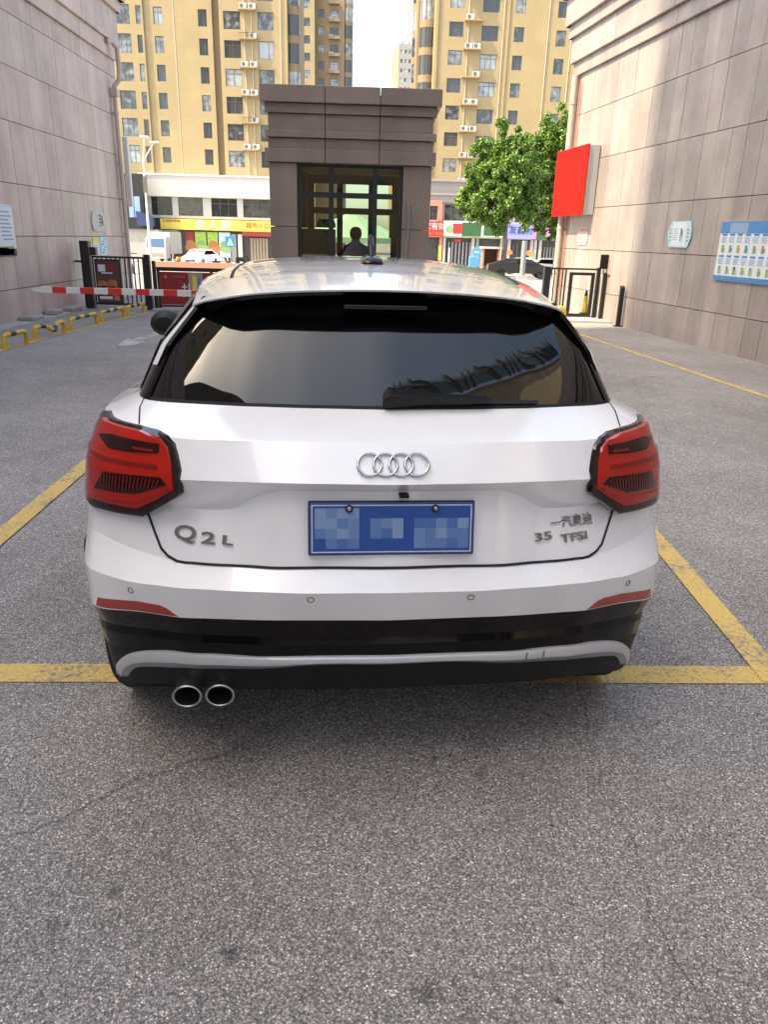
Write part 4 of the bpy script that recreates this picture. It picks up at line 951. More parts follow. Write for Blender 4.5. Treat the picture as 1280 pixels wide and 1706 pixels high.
# wiper
wp = bpy.data.objects.new('rear_wiper', None); wp.empty_display_size = .05; link(wp, car)
def gl(a, z, off): 
    h = GLASS.ray_cast(Vector((a, -.4, z)), Vector((0, 1, 0))); return h[0]-Vector((0, off, 0))
vs = []; secs = [(-.012, 1.150, .020), (.004, 1.158, .032), (.03, 1.157, .028), (.10, 1.155, .020), (.22, 1.152, .015), (.30, 1.151, .010), (.312, 1.150, .006)]
for a, z, h in secs:
    q = gl(a, z, 0)
    vs += [q+Vector((0, .012, -h)), q+Vector((0, -.02-h*.5, -h*.7)), q+Vector((0, -.03-h*.6, h*.5)), q+Vector((0, .012, h))]
fs = [(4*i+j, 4*(i+1)+j, 4*(i+1)+(j+1) % 4, 4*i+(j+1) % 4) for i in range(len(secs)-1) for j in range(4)]+[(3, 2, 1, 0), tuple(4*(len(secs)-1)+j for j in range(4))]
MB().add(vs, fs).build('arm', 'black_plastic', wp, bevel=.006)
MB().tube([gl(.06+.4*k/8, 1.148-.003*k/8, .008) for k in range(9)], .006, 8).build('blade', 'black_metal', wp, smooth=True)
# pillar trims
def trim(name, i0, i1, m, parent, names=('gb', 'gm', 'rt'), off=.004, t0=0., t1=1.):
    for s in (1, -1):
        rows = []; K = 12
        for q in range(K+1):
            t = t0+(t1-t0)*q/K
            row = []
            for i in range(i0, i1+1):
                p0_, p1_, p2_ = GR['gb'][i], GR['gm'][i], GR['rt'][i]
                p = p0_+(p1_-p0_)*(t*2) if t < .5 else p1_+(p2_-p1_)*(t*2-1)
                d = Vector((.8, -.6, .25)).normalized(); row.append(Vector((s*(p.x+d.x*off), p.y+d.y*off, p.z+d.z*off)))
            rows.append(row)
        n = i1-i0+1; vs = [p for r_ in rows for p in r_]
        fs = [(j*n+i, j*n+i+1, (j+1)*n+i+1, (j+1)*n+i) for j in range(K) for i in range(n-1)]
        MB().add(vs, fs).build(name, m, parent, smooth=True, sharp=60)
for s in (1, -1):                                                    # blades that close the spoiler at its sides
    vs = []
    for q in range(13):
        t = 1.0-.62*q/12; i = 47; p0_, p1_, p2_ = GR['gb'][i], GR['gm'][i], GR['rt'][i]
        p = p0_+(p1_-p0_)*(t*2) if t < .5 else p1_+(p2_-p1_)*(t*2-1)
        w2 = .045*(1-q/12)**.8+.003; d = Vector((-.05, -.9, .3)).normalized()
        for e, sx_ in ((-.01, 0), (w2, 0), (w2, .012), (-.01, .014)): vs.append(Vector((s*(p.x+d.x*e+sx_), p.y+d.y*e, p.z+d.z*e*.6)))
    MB().add(vs, [(4*q+j, 4*(q+1)+j, 4*(q+1)+(j+1) % 4, 4*q+(j+1) % 4) for q in range(12) for j in range(4)]+[(0, 1, 2, 3), (51, 50, 49, 48)]).build('spoiler_blade', 'black_gloss', roof)
trim('pillar_trim', 46, 57, 'black_gloss', glass, off=.004)
trim('pillar_sheen', 48, 50, 'white_body', glass, off=.009, t0=.3, t1=1.)  # white paint stands in for sky mirrored in the glossy black blade
trim('pillar_sheen', 53, 57, 'frame_grey', glass, off=.010, t0=.0, t1=1.)  # grey stands in for the reflection on the black outer trim
box('silencer', (-.62, .32, .22), (-.2, .62, .36), 'black_plastic', car, .03)
# wheels, arches, underbody, mirrors
box('underbody', (-.66, .30, .2), (.66, 4.05, .95), 'black_plastic', car)
for s in (1, -1):
    for bc, r_ in ARCH:
        wh = bpy.data.objects.new('wheel', None); wh.empty_display_size = .1; link(wh, car); wh.location = (s*.795, bc-(.07 if bc < 2 else 0), .335)
        MB().lathe([(.21, -.105), (.27, -.118), (.318, -.112), (.335, -.085), (.335, .085), (.318, .112), (.27, .118), (.21, .105)], (0, 0, 0), 'x', 40).build('tyre', 'tyre', wh, smooth=True)
        mb = MB().lathe([(.001, s*.05), (.06, s*.055), (.07, s*.03), (.20, s*.04), (.215, s*.10), (.222, s*.10), (.215, -.1)], (0, 0, 0), 'x', 40)
        for k in range(5):
            t = 2*math.pi*k/5; d = Vector((0, math.cos(t), math.sin(t))); e = Vector((0, -math.sin(t), math.cos(t))); x = Vector((s*.085, 0, 0))
            mb.add([d*.05-e*.03+x*.7, d*.05+e*.03+x*.7, d*.21+e*.02+x, d*.21-e*.02+x, d*.05-e*.03, d*.05+e*.03, d*.21+e*.02, d*.21-e*.02], [(0,1,2,3),(4,7,6,5),(0,4,5,1),(1,5,6,2),(2,6,7,3),(3,7,4,0)])
        mb.build('rim', 'silver', wh)
        seam('wheel_arch_trim', [(s*1.2, bc+.41*math.cos(t), .335+.41*math.sin(t)) for t in [(R(12) if bc < 2 else R(40))+R(128)*k/24 for k in range(25)]], 'black_plastic', .055, (-s, 0, 0), None, car, off=.006)
    mr_ = bpy.data.objects.new('wing_mirror', None); mr_.empty_display_size = .1; link(mr_, car); mr_.location = (s*1.03, 2.5, 1.12)
    MB().lathe([(.001, -.10), (.05, -.095), (.085, -.05), (.09, 0), (.08, .04), (.001, .042)], (0, 0, 0), 'y', 18).build('housing', 'black_plastic', mr_, smooth=True).scale = (1.0, 1, .8)
    MB().lathe([(.078, -.0), (.001, .001)], (0, -.06, 0), 'y', 18).build('mirror_glass', 'car_glass', mr_).scale = (.9, 1, .7)
    MB().tube([(-s*.05, .02, -.05), (-s*.17, .05, -.07)], .025, 8).build('arm', 'black_gloss', mr_)
    # doors and side glass trim
    for b in (1.45, 2.45): seam('door_gap', [(s*1.2, b, .44), (s*1.2, b, 1.06)], 'gap', .006, (-s, 0, 0))
    for b in (1.62, 2.6): box('door_handle', (s*.905, b-.1, .93), (s*.945, b+.1, .96), 'white_body', car, .008)

# ------------------------------------------------------------------ the street beyond: towers, shops, trees, vehicles
def wall_with_holes(name, X0, X1, Z0, Z1, Yf, Yb, holes, m, parent, off):
    xs = sorted(set([X0, X1]+[h[0] for h in holes]+[h[1] for h in holes])); zs = sorted(set([Z0, Z1]+[h[2] for h in holes]+[h[3] for h in holes]))
    mb = MB(); nx = len(xs)
    vs = [(x-off.x, Yf-off.y, z-off.z) for z in zs for x in xs]; fs = []
    for j in range(len(zs)-1):
        for i in range(nx-1):
            cx, cz = (xs[i]+xs[i+1])/2, (zs[j]+zs[j+1])/2
            if any(h[0] < cx < h[1] and h[2] < cz < h[3] for h in holes): continue
            fs.append((j*nx+i, j*nx+i+1, (j+1)*nx+i+1, (j+1)*nx+i))
    mb.add(vs, fs)
    o = off
    q = lambda x, y, z: (x-o.x, y-o.y, z-o.z)
    mb.quad(q(X0,Yb,Z0), q(X0,Yf,Z0), q(X0,Yf,Z1), q(X0,Yb,Z1)); mb.quad(q(X1,Yf,Z0), q(X1,Yb,Z0), q(X1,Yb,Z1), q(X1,Yf,Z1))
    mb.quad(q(X0,Yf,Z1), q(X1,Yf,Z1), q(X1,Yb,Z1), q(X0,Yb,Z1)); mb.quad(q(X1,Yb,Z0), q(X0,Yb,Z0), q(X0,Yb,Z1), q(X1,Yb,Z1))
    return mb.build(name, m, parent, fix=False)
WCACHE = {}
def window(parent, off, x0, x1, z0, z1, Y, kind='two', pm='pane', depth=.16, fm='frame_grey'):
    w_, h_ = round(x1-x0, 2), round(z1-z0, 2); key = (w_, h_, kind, pm, fm)
    loc = Vector((x0, Y, z0))-off
    if key not in WCACHE:
        mb = MB(); w_, h_ = x1-x0, z1-z0; D = depth
        mb.quad((0,0,0), (0,D,0), (0,D,h_), (0,0,h_)); mb.quad((w_,D,0), (w_,0,0), (w_,0,h_), (w_,D,h_)); mb.quad((0,0,h_), (0,D,h_), (w_,D,h_), (w_,0,h_)); mb.quad((0,D,0), (0,0,0), (w_,0,0), (w_,D,0))
        t = .05
        vb = {'two': [.5], 'one': [], 'three': [.33, .66], 'side': [.66], 'four': [.25, .5, .75]}[kind]
        mb.box((0, D-.05, 0), (t, D-.01, h_)).box((w_-t, D-.05, 0), (w_, D-.01, h_)).box((t, D-.05, 0), (w_-t, D-.01, t)).box((t, D-.05, h_-t), (w_-t, D-.01, h_))
        for v in vb: mb.box((w_*v-t/2, D-.05, t), (w_*v+t/2, D-.01, h_-t))
        if kind in ('three', 'two') and h_ > 1.2: mb.box((t, D-.052, h_*.7), (w_-t, D-.012, h_*.7+t))
        a = mb.build('window', fm, parent, fix=False); b = MB().quad((0, D-.02, 0), (w_, D-.02, 0), (w_, D-.02, h_), (0, D-.02, h_)).build('pane', pm, a, fix=False)
        WCACHE[key] = (a, b); a.location = loc
    else:
        a0, b0 = WCACHE[key]; a = copy_of(a0, 'window', loc, parent); copy_of(b0, 'pane', None, a)
ORD = ['lowest', 'second lowest', 'third lowest', 'fourth lowest', 'fifth lowest', 'sixth lowest', 'seventh lowest', 'topmost']
ACU = []
def ac_unit(x, Y, z, label, group):
    if not ACU:
        r = empty('air_conditioner', label, 'air conditioner', (x, Y, z), 0, group)
        a = MB().box((-.42, -.16, 0), (.42, .16, .56)).build('case', 'pale_metal', r)
        b = MB().lathe([(.22, -.165), (.20, -.17), (.001, -.168)], (-.12, 0, .28), 'y', 16).build('fan_grille', 'frame_grey', r)
        ACU.extend([r, a, b]); return
    r = empty('air_conditioner', label, 'air conditioner', (x, Y, z), 0, group); copy_of(ACU[1], 'case', None, r); copy_of(ACU[2], 'fan_grille', None, r)
def bay(parent, off, xc, Y, r, zs, hgl, pm='pane'):
    # curved corner bays, one band of glass and one of wall for each storey
    def arc(z0, z1, rr, name, m, par):
        mb = MB(); n = 10; vs = []
        for z in (z0, z1): vs += [(xc-off.x+rr*math.sin(t), Y-off.y-rr*math.cos(t)*.8, z-off.z) for t in [-1.5+3.0*k/n for k in range(n+1)]]
        mb.add(vs, [(i, i+1, n+2+i, n+1+i) for i in range(n)]); return mb.build(name, m, par, fix=False)
    for a, b in zip(zs, zs[1:]):
        g = arc(a, a+hgl, r*.97, 'bay_window', pm, parent)
        for t in (-1.0, -.4, .2, .8):
            q = Vector((xc-off.x+r*math.sin(t), Y-off.y-r*math.cos(t)*.8, 0)); MB().box((q.x-.03, q.y-.03, a-off.z), (q.x+.03, q.y+.03, a+hgl-off.z)).build('mullion', 'frame_grey', g)
        arc(a+hgl, b, r, 'bay_band', 'facade_tan', parent)

def Xc(x, Y, y=150): return at(x, y, Y).x
def Zc(y, x, Y): return at(x, y, Y).z
# --- left tower
YT = 100.0; off = Vector((Xc(330, YT), YT, -1.9)); lt = empty('apartment_tower', 'yellow apartment tower with white shop podium behind the left lane', 'building', off)
rowy = [258, 213, 168, 122, 75, 26]; zr = [Zc(y, 275, YT) for y in rowy]; dz = (zr[-1]-zr[0])/5; rows_z = [zr[0]+dz*k for k in range(8)]
Zt = rows_z[-1]+5
def cols(block, Yb, X0, X1, m='facade_yellow'):
    holes = [];
    for (xa, xb, up_h, dn_h, kind) in block:
        for z in rows_z: holes.append((Xc(xa, YT, 212), Xc(xb, YT, 212), z-dn_h, z+up_h))
    wall_with_holes('wall', X0, X1, 2, Zt, Yb, YT+14, holes, m, lt, off); i = 0
    for (xa, xb, up_h, dn_h, kind) in block:
        for z in rows_z: window(lt, off, holes[i][0], holes[i][1], holes[i][2], holes[i][3], Yb, kind); i += 1
xe = [Xc(x, YT, 212) for x in (188, 252, 361, 372, 481)]
cols([(205, 231, .95, 1.0, 'three'), (241, 249, .85, .95, 'one')], YT-.25, xe[0]-14, xe[1])
cols([(268, 282, .85, .85, 'two'), (339, 353, .75, .95, 'side')], YT, xe[1]+.01, xe[2])
box('pier', Vector((xe[2]+.01, YT+.6, 2))-off, Vector((xe[3], YT+8, Zt))-off, 'facade_tan', lt)  # recessed strip rather than a pier, its shade put into the darker tan
cols([(379, 406, .7, 1.1, 'two'), (434, 459, .7, 1.1, 'side')], YT+.1, xe[3]+.01, xe[4])
for xx_ in (300, 412, 424, 470):
    MB().tube([Vector((Xc(xx_, YT, 212), YT-.0, 7.9))-off, Vector((Xc(xx_, YT, 212), YT-.0, Zt))-off], .045, 6).build('downpipe', 'cream_pipe', lt)
led = None
for k, z in enumerate(rows_z):
    xa, xb = Xc(404, YT, 212), Xc(431, YT, 212); zz = z+dz*.30
    if k == 0: pass
    a = MB().box((0, 0, -.12), (xb-xa, -.75, 0)).build('ledge', 'facade_yellow', lt) if led is None else copy_of(led, 'ledge', None, lt)
    led = led or a; a.location = Vector((xa, YT+.1, zz))-off
    rl = MB(); 
    for q in range(9): rl.box((.03+(xb-xa-.08)*q/8, -.72, 0), (.05+(xb-xa-.08)*q/8, -.70, .5))
    rl.box((.02, -.725, .48), (xb-xa-.02, -.695, .52))
    if k in (1, 4, 7): rl.build('railing', 'black_metal', a)
    ac_unit(xa+(1.6 if k % 3 == 1 else .55), YT-.28, zz, ('single' if k % 3 == 1 else 'left')+' white air conditioner on the %s ledge of the left yellow tower' % ORD[k], 'air conditioners on the left tower')
    if k % 3 != 1: ac_unit(xa+1.6, YT-.28, zz, 'right white air conditioner on the %s ledge of the left yellow tower' % ORD[k], 'air conditioners on the left tower')
bz = [rows_z[0]-1.3+dz*k for k in range(10)]
box('wall', Vector((xe[4]+.01, YT+1.5, 2))-off, Vector((Xc(496, 104, 100), YT+14, Zt))-off, 'facade_tan', lt)
bay(lt, off, Xc(487, YT+1.5, 100), YT+1.6, .95, bz, dz*.72)
# --- podium of the left tower
YP = 97.0; po = Vector((Xc(340, YP), YP, -1.9))
pd = empty('shop_building', 'two storey shop building with white parapet and yellow supermarket sign', 'building', po)
PB = lambda n, a, b, m, par=None: box(n, Vector(a)-po, Vector(b)-po, m, par or pd)
px0, px1 = Xc(236, YP, 330), Xc(520, YP, 330); ztop, zb, zw, zs1, zs0 = 7.75, 5.45, 3.35, 3.05, 1.78
PB('parapet', (px0, YP-.5, zb), (px1, YP+2.9, ztop), 'offwhite'); PB('coping', (px0-.1, YP-.6, ztop), (px1, YP+2.9, ztop+.18), 'white')
wins = [(250, 287), (297, 338), (352, 395), (405, 452), (462, 500)]
hs = [(Xc(a, YP, 345), Xc(b, YP, 345), zw, zb-.05) for a, b in wins]
wall_with_holes('wall', px0+.01, px1, zs1, zb-.001, YP, YP+2.9, hs, 'offwhite', pd, po)
for h in hs: window(pd, po, h[0], h[1], h[2], h[3], YP, 'three', 'pane_shop')
PB('side_column', (px0, YP-.3, zs0-.3), (px0+1.1, YP-.02, zb-.002), 'offwhite')
PB('wall_base', (px0+.02, YP+.2, -1.9), (px1, YP+2.9, zs1-.001), 'shop_dark')
sg = PB('sign_band', (Xc(268, YP, 372), YP-.35, zs0), (px1, YP-.05, zs1-.08), 'yellow_sign')
text('lettering', '金人家', 1.15, Vector((Xc(356, YP, 374), YP-.37, (zs0+zs1)/2-.1))-po, (1, 0, 0), up_, 'pale_print', sg, .05, sx=1.35)
text('lettering', '超市入口', .72, Vector((Xc(430, YP, 374), YP-.36, (zs0+zs1)/2))-po, (1, 0, 0), up_, 'red', sg, .02)
text('lettering', '生活超市购物', .36, Vector((Xc(287, YP, 374), YP-.36, (zs0+zs1)/2+.3))-po, (1, 0, 0), up_, 'deep_red', sg, .02)
PB('sign_band', (Xc(404, YP, 385), YP-.4, zs0-.55), (px1, YP-.1, zs0-.03), 'deep_red')
PB('awning', (Xc(262, YP, 385), YP-1.2, zs0-.28), (Xc(300, YP, 385), YP-.1, zs0-.12), 'grey_metal')
for a, b, m, lab in ((310, 324, 'deep_red', 'poster'), (325.5, 344, 'lime', 'poster'), (346, 363, 'lime', 'poster'), (365, 384, 'light_blue', 'poster')):
    p_ = PB('shop_window', (Xc(a, YP, 410), YP+.02, -1.3), (Xc(b, YP, 410), YP+.1, zs0-.2), m)
    xa = (Xc(a, YP, 410)+Xc(b, YP, 410))/2
    for q in range(3):
        rr0 = .45+.1*q; MB().prism([(math.cos(t)*rr0, math.sin(t)*rr0*.8) for t in [2*math.pi*k/12 for k in range(12)]], 0, .006+.004*q, Vector((xa+(-.35+.4*q)*.6, YP+.015, -.3+.5*(q % 2)))-po, (1, 0, 0), up_).build('picture', 'bread' if m in ('deep_red',) or a == 346 else 'green_print', p_)
PB('door', (Xc(416, YP, 410), YP+.02, -1.8), (Xc(446, YP, 410), YP+.12, zs0-.75), 'beige')
for k in range(6): x = Xc(416+5*k, YP, 410); PB('door_bar', (x, YP-.04, -1.8), (x+.1, YP+.015, zs0-.8), 'brown')
PB('pier', (Xc(386, YP, 410), YP-.2, -1.9), (Xc(394, YP, 410), YP+.15, zs0-.35), 'grey_metal'); PB('pier', (Xc(397, YP, 410), YP-.2, -1.9), (Xc(404, YP, 410), YP+.15, zs0-.35), 'offwhite')
# dark building with a blue awning at the far left
do = Vector((Xc(224, 94), 94, -1.6)); dk = empty('dark_shop', 'narrow black fronted shop with a blue awning left of the white podium', 'building', do)
DB = lambda n, a, b, m: box(n, Vector(a)-do, Vector(b)-do, m, dk)
dx0, dx1 = Xc(150, 94, 330), Xc(238, 94, 330)
DB('front', (dx0, 94, 1.7), (dx1, 96, Zc(289, 220, 94)), 'black_metal'); 
for a, b in ((214, 222), (223.5, 233)): DB('window', (Xc(a, 94, 340), 93.95, Zc(362, 220, 94)), (Xc(b, 94, 340), 93.99, Zc(327, 220, 94)), 'grey_blue')
MB().prism([(0, 0), (1.9, 0), (1.9, .9), (1.2, 1.25), (0, 1.6)], 0, .8, Vector((Xc(212, 93.8), 93.9, Zc(376, 220, 94)))-do, (1, 0, 0), up_).build('awning', 'navy', dk)
DB('base', (dx0, 94.3, -1.9), (dx1+1.4, 96, 1.69), 'pale_concrete')
# --- right tower
ro = Vector((Xc(850, YT), YT, -1.9)); rtw = empty('apartment_tower', 'tan yellow apartment tower behind the trees on the right', 'building', ro)
rowr = [276, 231, 187, 142, 96, 49]; zr2 = [Zc(y, 757, YT) for y in rowr]; dz2 = (zr2[-1]-zr2[0])/5; rz2 = [zr2[0]+dz2*k for k in range(8)]
Zt2 = rz2[-1]+5; Zb2 = Zc(306, 760, YT)
def colsR_(block, Yb, X0, X1, m='facade_yellow'):
    holes = []
    for (xa, xb, up_h, dn_h, kind, sh) in block:
        for z in rz2: holes.append((Xc(xa, YT, 150), Xc(xb, YT, 150), z-dn_h+sh, z+up_h+sh))
    wall_with_holes('wall', X0, X1, Zb2, Zt2, Yb, YT+14, holes, m, rtw, ro)
    for h, b_ in zip(holes, [b for b in block for z in rz2]): window(rtw, ro, *h, Yb, b_[4])
xr = [Xc(x, YT, 150) for x in (726, 837, 841, 948, 953, 1060)]
colsR_([(744, 767, .78, .72, 'two', 0), (797, 824, .72, .8, 'three', -.25)], YT, xr[0], xr[1])
box('downpipe_strip', Vector((xr[1]+.01, YT-.12, Zb2))-ro, Vector((xr[2], YT+1, Zt2))-ro, 'yellow_wall' if 'yellow_wall' in MATS else 'facade_yellow', rtw)
colsR_([(850, 866, .75, .75, 'side', -.3), (919, 935, .8, .8, 'side', -.55)], YT, xr[2]+.01, xr[3])
box('downpipe_strip', Vector((xr[3]+.01, YT-.12, Zb2))-ro, Vector((xr[4], YT+1, Zt2))-ro, 'facade_yellow', rtw)
colsR_([(955, 966, .75, .75, 'two', -.6), (990, 1006, .75, .75, 'two', -.6)], YT, xr[4]+.01, xr[5])
box('corner_wall', Vector((Xc(692, YT+3, 150), YT+3, Zb2))-ro, Vector((xr[0]-.01, YT+13.9, Zt2))-ro, 'facade_tan', rtw)  # shade of this set-back face put into the darker tan
box('corner_pier', Vector((Xc(721, YT, 150), YT-.15, Zb2))-ro, Vector((xr[0]-.01, YT+2.98, Zt2))-ro, 'facade_yellow', rtw)
bay(rtw, ro, Xc(711, YT+2, 150), YT+3, 1.05, [rz2[0]-1.4+dz2*k for k in range(10)], dz2*.72)
bay(rtw, ro, Xc(695, YT+6, 150), YT+8, .8, [rz2[0]-1.4+dz2*k for k in range(10)], dz2*.72)
for xx_ in (775, 832, 905, 944):
    MB().tube([Vector((Xc(xx_, YT, 150), YT-.07, Zb2+.1))-ro, Vector((Xc(xx_, YT, 150), YT-.07, Zt2))-ro], .045, 6).build('downpipe', 'cream_pipe', rtw)
led2 = None
for k, z in enumerate(rz2):
    xa, xb = Xc(768, YT, 150), Xc(797, YT, 150); zz = z+dz2*.32
    a = MB().box((0, 0, -.12), (xb-xa, -.75, 0)).build('ledge', 'facade_yellow', rtw) if led2 is None else copy_of(led2, 'ledge', None, rtw)
    led2 = led2 or a; a.location = Vector((xa, YT, zz))-ro
    for q in ((.6, 1.65), (.6, 1.65), (.72, 1.6), (1.65,), (.6, 1.55), (.6,), (.66, 1.7), (.6, 1.65))[k]: ac_unit(xa+q, YT-.38, zz+.0, '%s white air conditioner on the %s ledge of the right tan tower' % ('left' if q < 1 else 'right', (ORD[1:7]+['eighth lowest', 'topmost'])[k]), 'air conditioners on the right tower')
z = rz2[0]-dz2*.68
a = copy_of(led2, 'ledge', None, rtw); a.location = Vector((Xc(768, YT, 150), YT, z))-ro
for q in (.6, 1.65): ac_unit(Xc(768, YT, 150)+q, YT-.38, z, '%s white air conditioner on the lowest ledge of the right tan tower, by the tree' % ('left' if q < 1 else 'right'), 'air conditioners on the right tower')
# --- shops under the right tower
so = Vector((Xc(830, YP), YP, -1.9)); sh = empty('shop_row', 'row of shops with red, green and violet signs under the right tower', 'building', so)
S = lambda n, a, b, m, par=None: box(n, Vector(a)-so, Vector(b)-so, m, par or sh)
xs0, xs1 = Xc(690, YP, 350), Xc(1000, YP, 350)
S('upper_band', (xs0, YP-.1, Zc(338, 760, YP)), (xs1, YP+2.9, Zb2-.02), 'facade_pale'); S('cornice', (xs0, YP-.4, Zb2-.02), (xs1, YP+2.9, Zb2+.25), 'facade_pale'); S('cornice', (xs0, YP-.3, Zb2-1.5), (xs1, YP-.11, Zb2-1.3), 'facade_pale')
zf0, zf1 = Zc(369, 760, YP), Zc(339, 760, YP)
wl = [(717, 729), (741, 775), (785, 815), (825, 850), (860, 890), (900, 930)]
hs = [(Xc(a, YP, 350), Xc(b, YP, 350), zf0+.1, zf1-.1) for a, b in wl]
wall_with_holes('wall', xs0, xs1, zf0, zf1, YP, YP+2.9, hs, 'facade_pale', sh, so)
for h in hs: window(sh, so, *h, YP, 'three', 'pane_shop')
for a, b, z0, z1 in ((712, 737, zf1-.35, zf1+.3), (730, 737, zf0, zf1-.35)): S('red_frame', (Xc(a, YP, 350), YP-.25, z0), (Xc(b, YP, 350), YP-.02, z1-.002), 'salmon')
zs_0, zs_1 = Zc(395, 780, YP), Zc(371, 780, YP)
S('sign_backing', (xs0, YP-.05, zs_0-.1), (xs1, YP+2.9, zf0-.001), 'offwhite')
s1 = S('shop_sign', (Xc(690, YP, 380), YP-.5, zs_0-.05), (Xc(738, YP, 380), YP-.06, zs_1+.05), 'red'); text('lettering', '家有财', .9, Vector((Xc(724, YP, 380), YP-.52, (zs_0+zs_1)/2+.25))-so, (1, 0, 0), up_, 'white', s1, .02); text('lettering', '美食小吃店', .42, Vector((Xc(722, YP, 380), YP-.52, (zs_0+zs_1)/2-.55))-so, (1, 0, 0), up_, 'orange', s1, .02)
s2 = S('shop_sign', (Xc(739, YP, 380), YP-.4, zs_0), (Xc(842, YP, 380), YP-.06, zs_1+.12), 'white')
prints('print', Vector((Xc(739, YP, 380), YP-.4, zs_0))-so, (1, 0, 0), up_, [(1.15, .35, 2.25, 1.5, 'red', 2), (2.25, .1, 4.6, 1.65, 'green_sign'), (4.9, .2, 7.6, 1.6, 'green_sign'), (0, 0, 7.6, .1, 'green_print')], s2, .01)
MB().lathe([(.42, -.02), (.42, .0)], Vector((Xc(749, YP, 380), YP-.41, (zs_0+zs_1)/2))-so, 'y', 16).build('emblem', 'green_print', s2)
s3 = S('shop_sign', (Xc(845, YP, 380), YP-.45, zs_0-.05), (Xc(894, YP, 380), YP-.06, zs_1+.05), 'violet_sign'); text('lettering', '友鑫', 1.0, Vector((Xc(861, YP, 380), YP-.47, (zs_0+zs_1)/2+.1))-so, (1, 0, 0), up_, 'navy', s3, .02); text('lettering', '造型', .62, Vector((Xc(880, YP, 380), YP-.47, (zs_0+zs_1)/2))-so, (1, 0, 0), up_, 'blue_sign', s3, .02)
prints('print', Vector((Xc(886, YP, 380), YP-.45, zs_0))-so, (1, 0, 0), up_, [(0, 0, .6, 1.7, 'pink_sign')], s3, .01)
s4 = S('shop_sign', (Xc(896, YP, 380), YP-.45, zs_0-.05), (Xc(960, YP, 380), YP-.06, zs_1+.0), 'green_sign'); MB().lathe([(.55, -.02), (.55, .0)], Vector((Xc(911, YP, 380), YP-.46, (zs_0+zs_1)/2))-so, 'y', 16).build('emblem', 'pink_sign', s4)
zb_ = zs_0-.11
S('shop_interior', (xs0, YP+.6, -1.9), (xs1, YP+2.9, zb_), 'shop_dark')
for a in (732, 738, 786, 793, 834, 846, 884, 890, 898): S('pier', (Xc(a, YP, 410), YP-.2, -1.9), (Xc(a+4.5, YP, 410), YP+.59, zb_), 'salmon' if a < 735 else ('pale_concrete' if a % 2 == 0 else 'grey_metal'))
for a in range(742, 786, 6): S('door_frame', (Xc(a, YP, 410), YP+.4, -1.9), (Xc(a+1.2, YP, 410), YP+.5, zb_-.5), 'pale_metal')
for a in range(849, 884, 7): S('door_frame', (Xc(a, YP, 410), YP+.4, -1.9), (Xc(a+.9, YP, 410), YP+.5, zb_-.5), 'grey_metal')
for a in range(904, 930, 5): S('door_frame', (Xc(a, YP, 410), YP+.4, -1.9), (Xc(a+.9, YP, 410), YP+.5, zb_-.8), 'pale_metal')
S('door_sign', (Xc(758, YP, 410), YP+.35, zb_-.45), (Xc(768, YP, 410), YP+.39, zb_-.15), 'red'); S('door_poster', (Xc(731, YP, 410), YP-.26, -.9), (Xc(736, YP, 410), YP-.21, .8), 'yellow_sign')
for a in (850, 882): MB().lathe([(.32, -.02), (.32, .0)], Vector((Xc(a, YP, 410), YP-.22, .2))-so, 'y', 14).build('lantern', 'orange', sh)
S('door_poster', (Xc(888, YP, 410), YP-.24, -1.2), (Xc(892, YP, 410), YP-.21, .2), 'green_print')
# --- tower further back on the left and a far one
YB = 160.0; bo_ = Vector((Xc(540, YB), YB, -3)); bt = empty('apartment_tower', 'tan tower with round corner bays in the gap beside the left tower', 'building', bo_)
ry_ = [127, 98, 70, 41, 12]; zb3 = [Zc(y, 513, YB) for y in ry_]; d3 = (zb3[-1]-zb3[0])/4; r3 = [zb3[0]+d3*k for k in range(-1, 6)]
def colsB(block, Yb, X0, X1, m):
    holes = [(Xc(a, YB, 70), Xc(b, YB, 70), z-dn+s_, z+u+s_) for a, b, u, dn, s_ in block for z in r3]
    wall_with_holes('wall', X0, X1, -3, r3[-1]+4, Yb, YB+15, holes, m, bt, bo_)
    for h in holes: window(bt, bo_, *h, Yb, 'two')
xb = [Xc(x, YB, 70) for x in (440, 525.5, 528, 574)]
colsB([(508, 518, .65, .65, 0)], YB-2, xb[0], xb[1], 'facade_yellow')
colsB([(530, 540, .65, .65, -.9), (550, 564, .5, .9, -.8)], YB, xb[1]+.02, xb[3], 'facade_tan')
for k3, z in enumerate(r3):
    x0_, x1_ = Xc(548, YB, 70), Xc(566, YB, 70)
    b = MB().box(Vector((x0_, YB-.9, z-2.25))-bo_, Vector((x1_, YB-.02, z-2.1))-bo_).box(Vector((x0_, YB-.9, z-2.1))-bo_, Vector((x1_, YB-.84, z-1.75))-bo_).build('balcony', 'facade_tan', bt)
    ac_unit(Xc(552, YB, 70), YB-.45, z-2.1, 'small white air conditioner on the %s balcony of the tower in the gap' % ORD[k3], 'air conditioners on the tower in the gap')
bay(bt, bo_, Xc(579, YB, 70), YB+1, 1.05, [r3[0]-1.9+d3*k for k in range(8)], d3*.75)
YF = 300.0; fo2 = Vector((Xc(675, YF), YF, -5)); ft = empty('apartment_tower', 'pale grey tower far away in the gap between the towers', 'building', fo2)
xf0, xf1, xf2 = Xc(655, YF, 100), Xc(664, YF, 100), Xc(705, YF, 100); zf = Zc(73, 675, YF)
holes = []
for i in range(7):
    for k in range(16): holes.append((xf1+.7+i*1.45, xf1+1.55+i*1.45, zf-3-k*2.9, zf-1.7-k*2.9))
wall_with_holes('wall', xf1, xf2, -5, zf, YF, YF+18, holes, 'facade_pale', ft, fo2)
for h in holes: window(ft, fo2, *h, YF, 'one', fm='pale_metal')
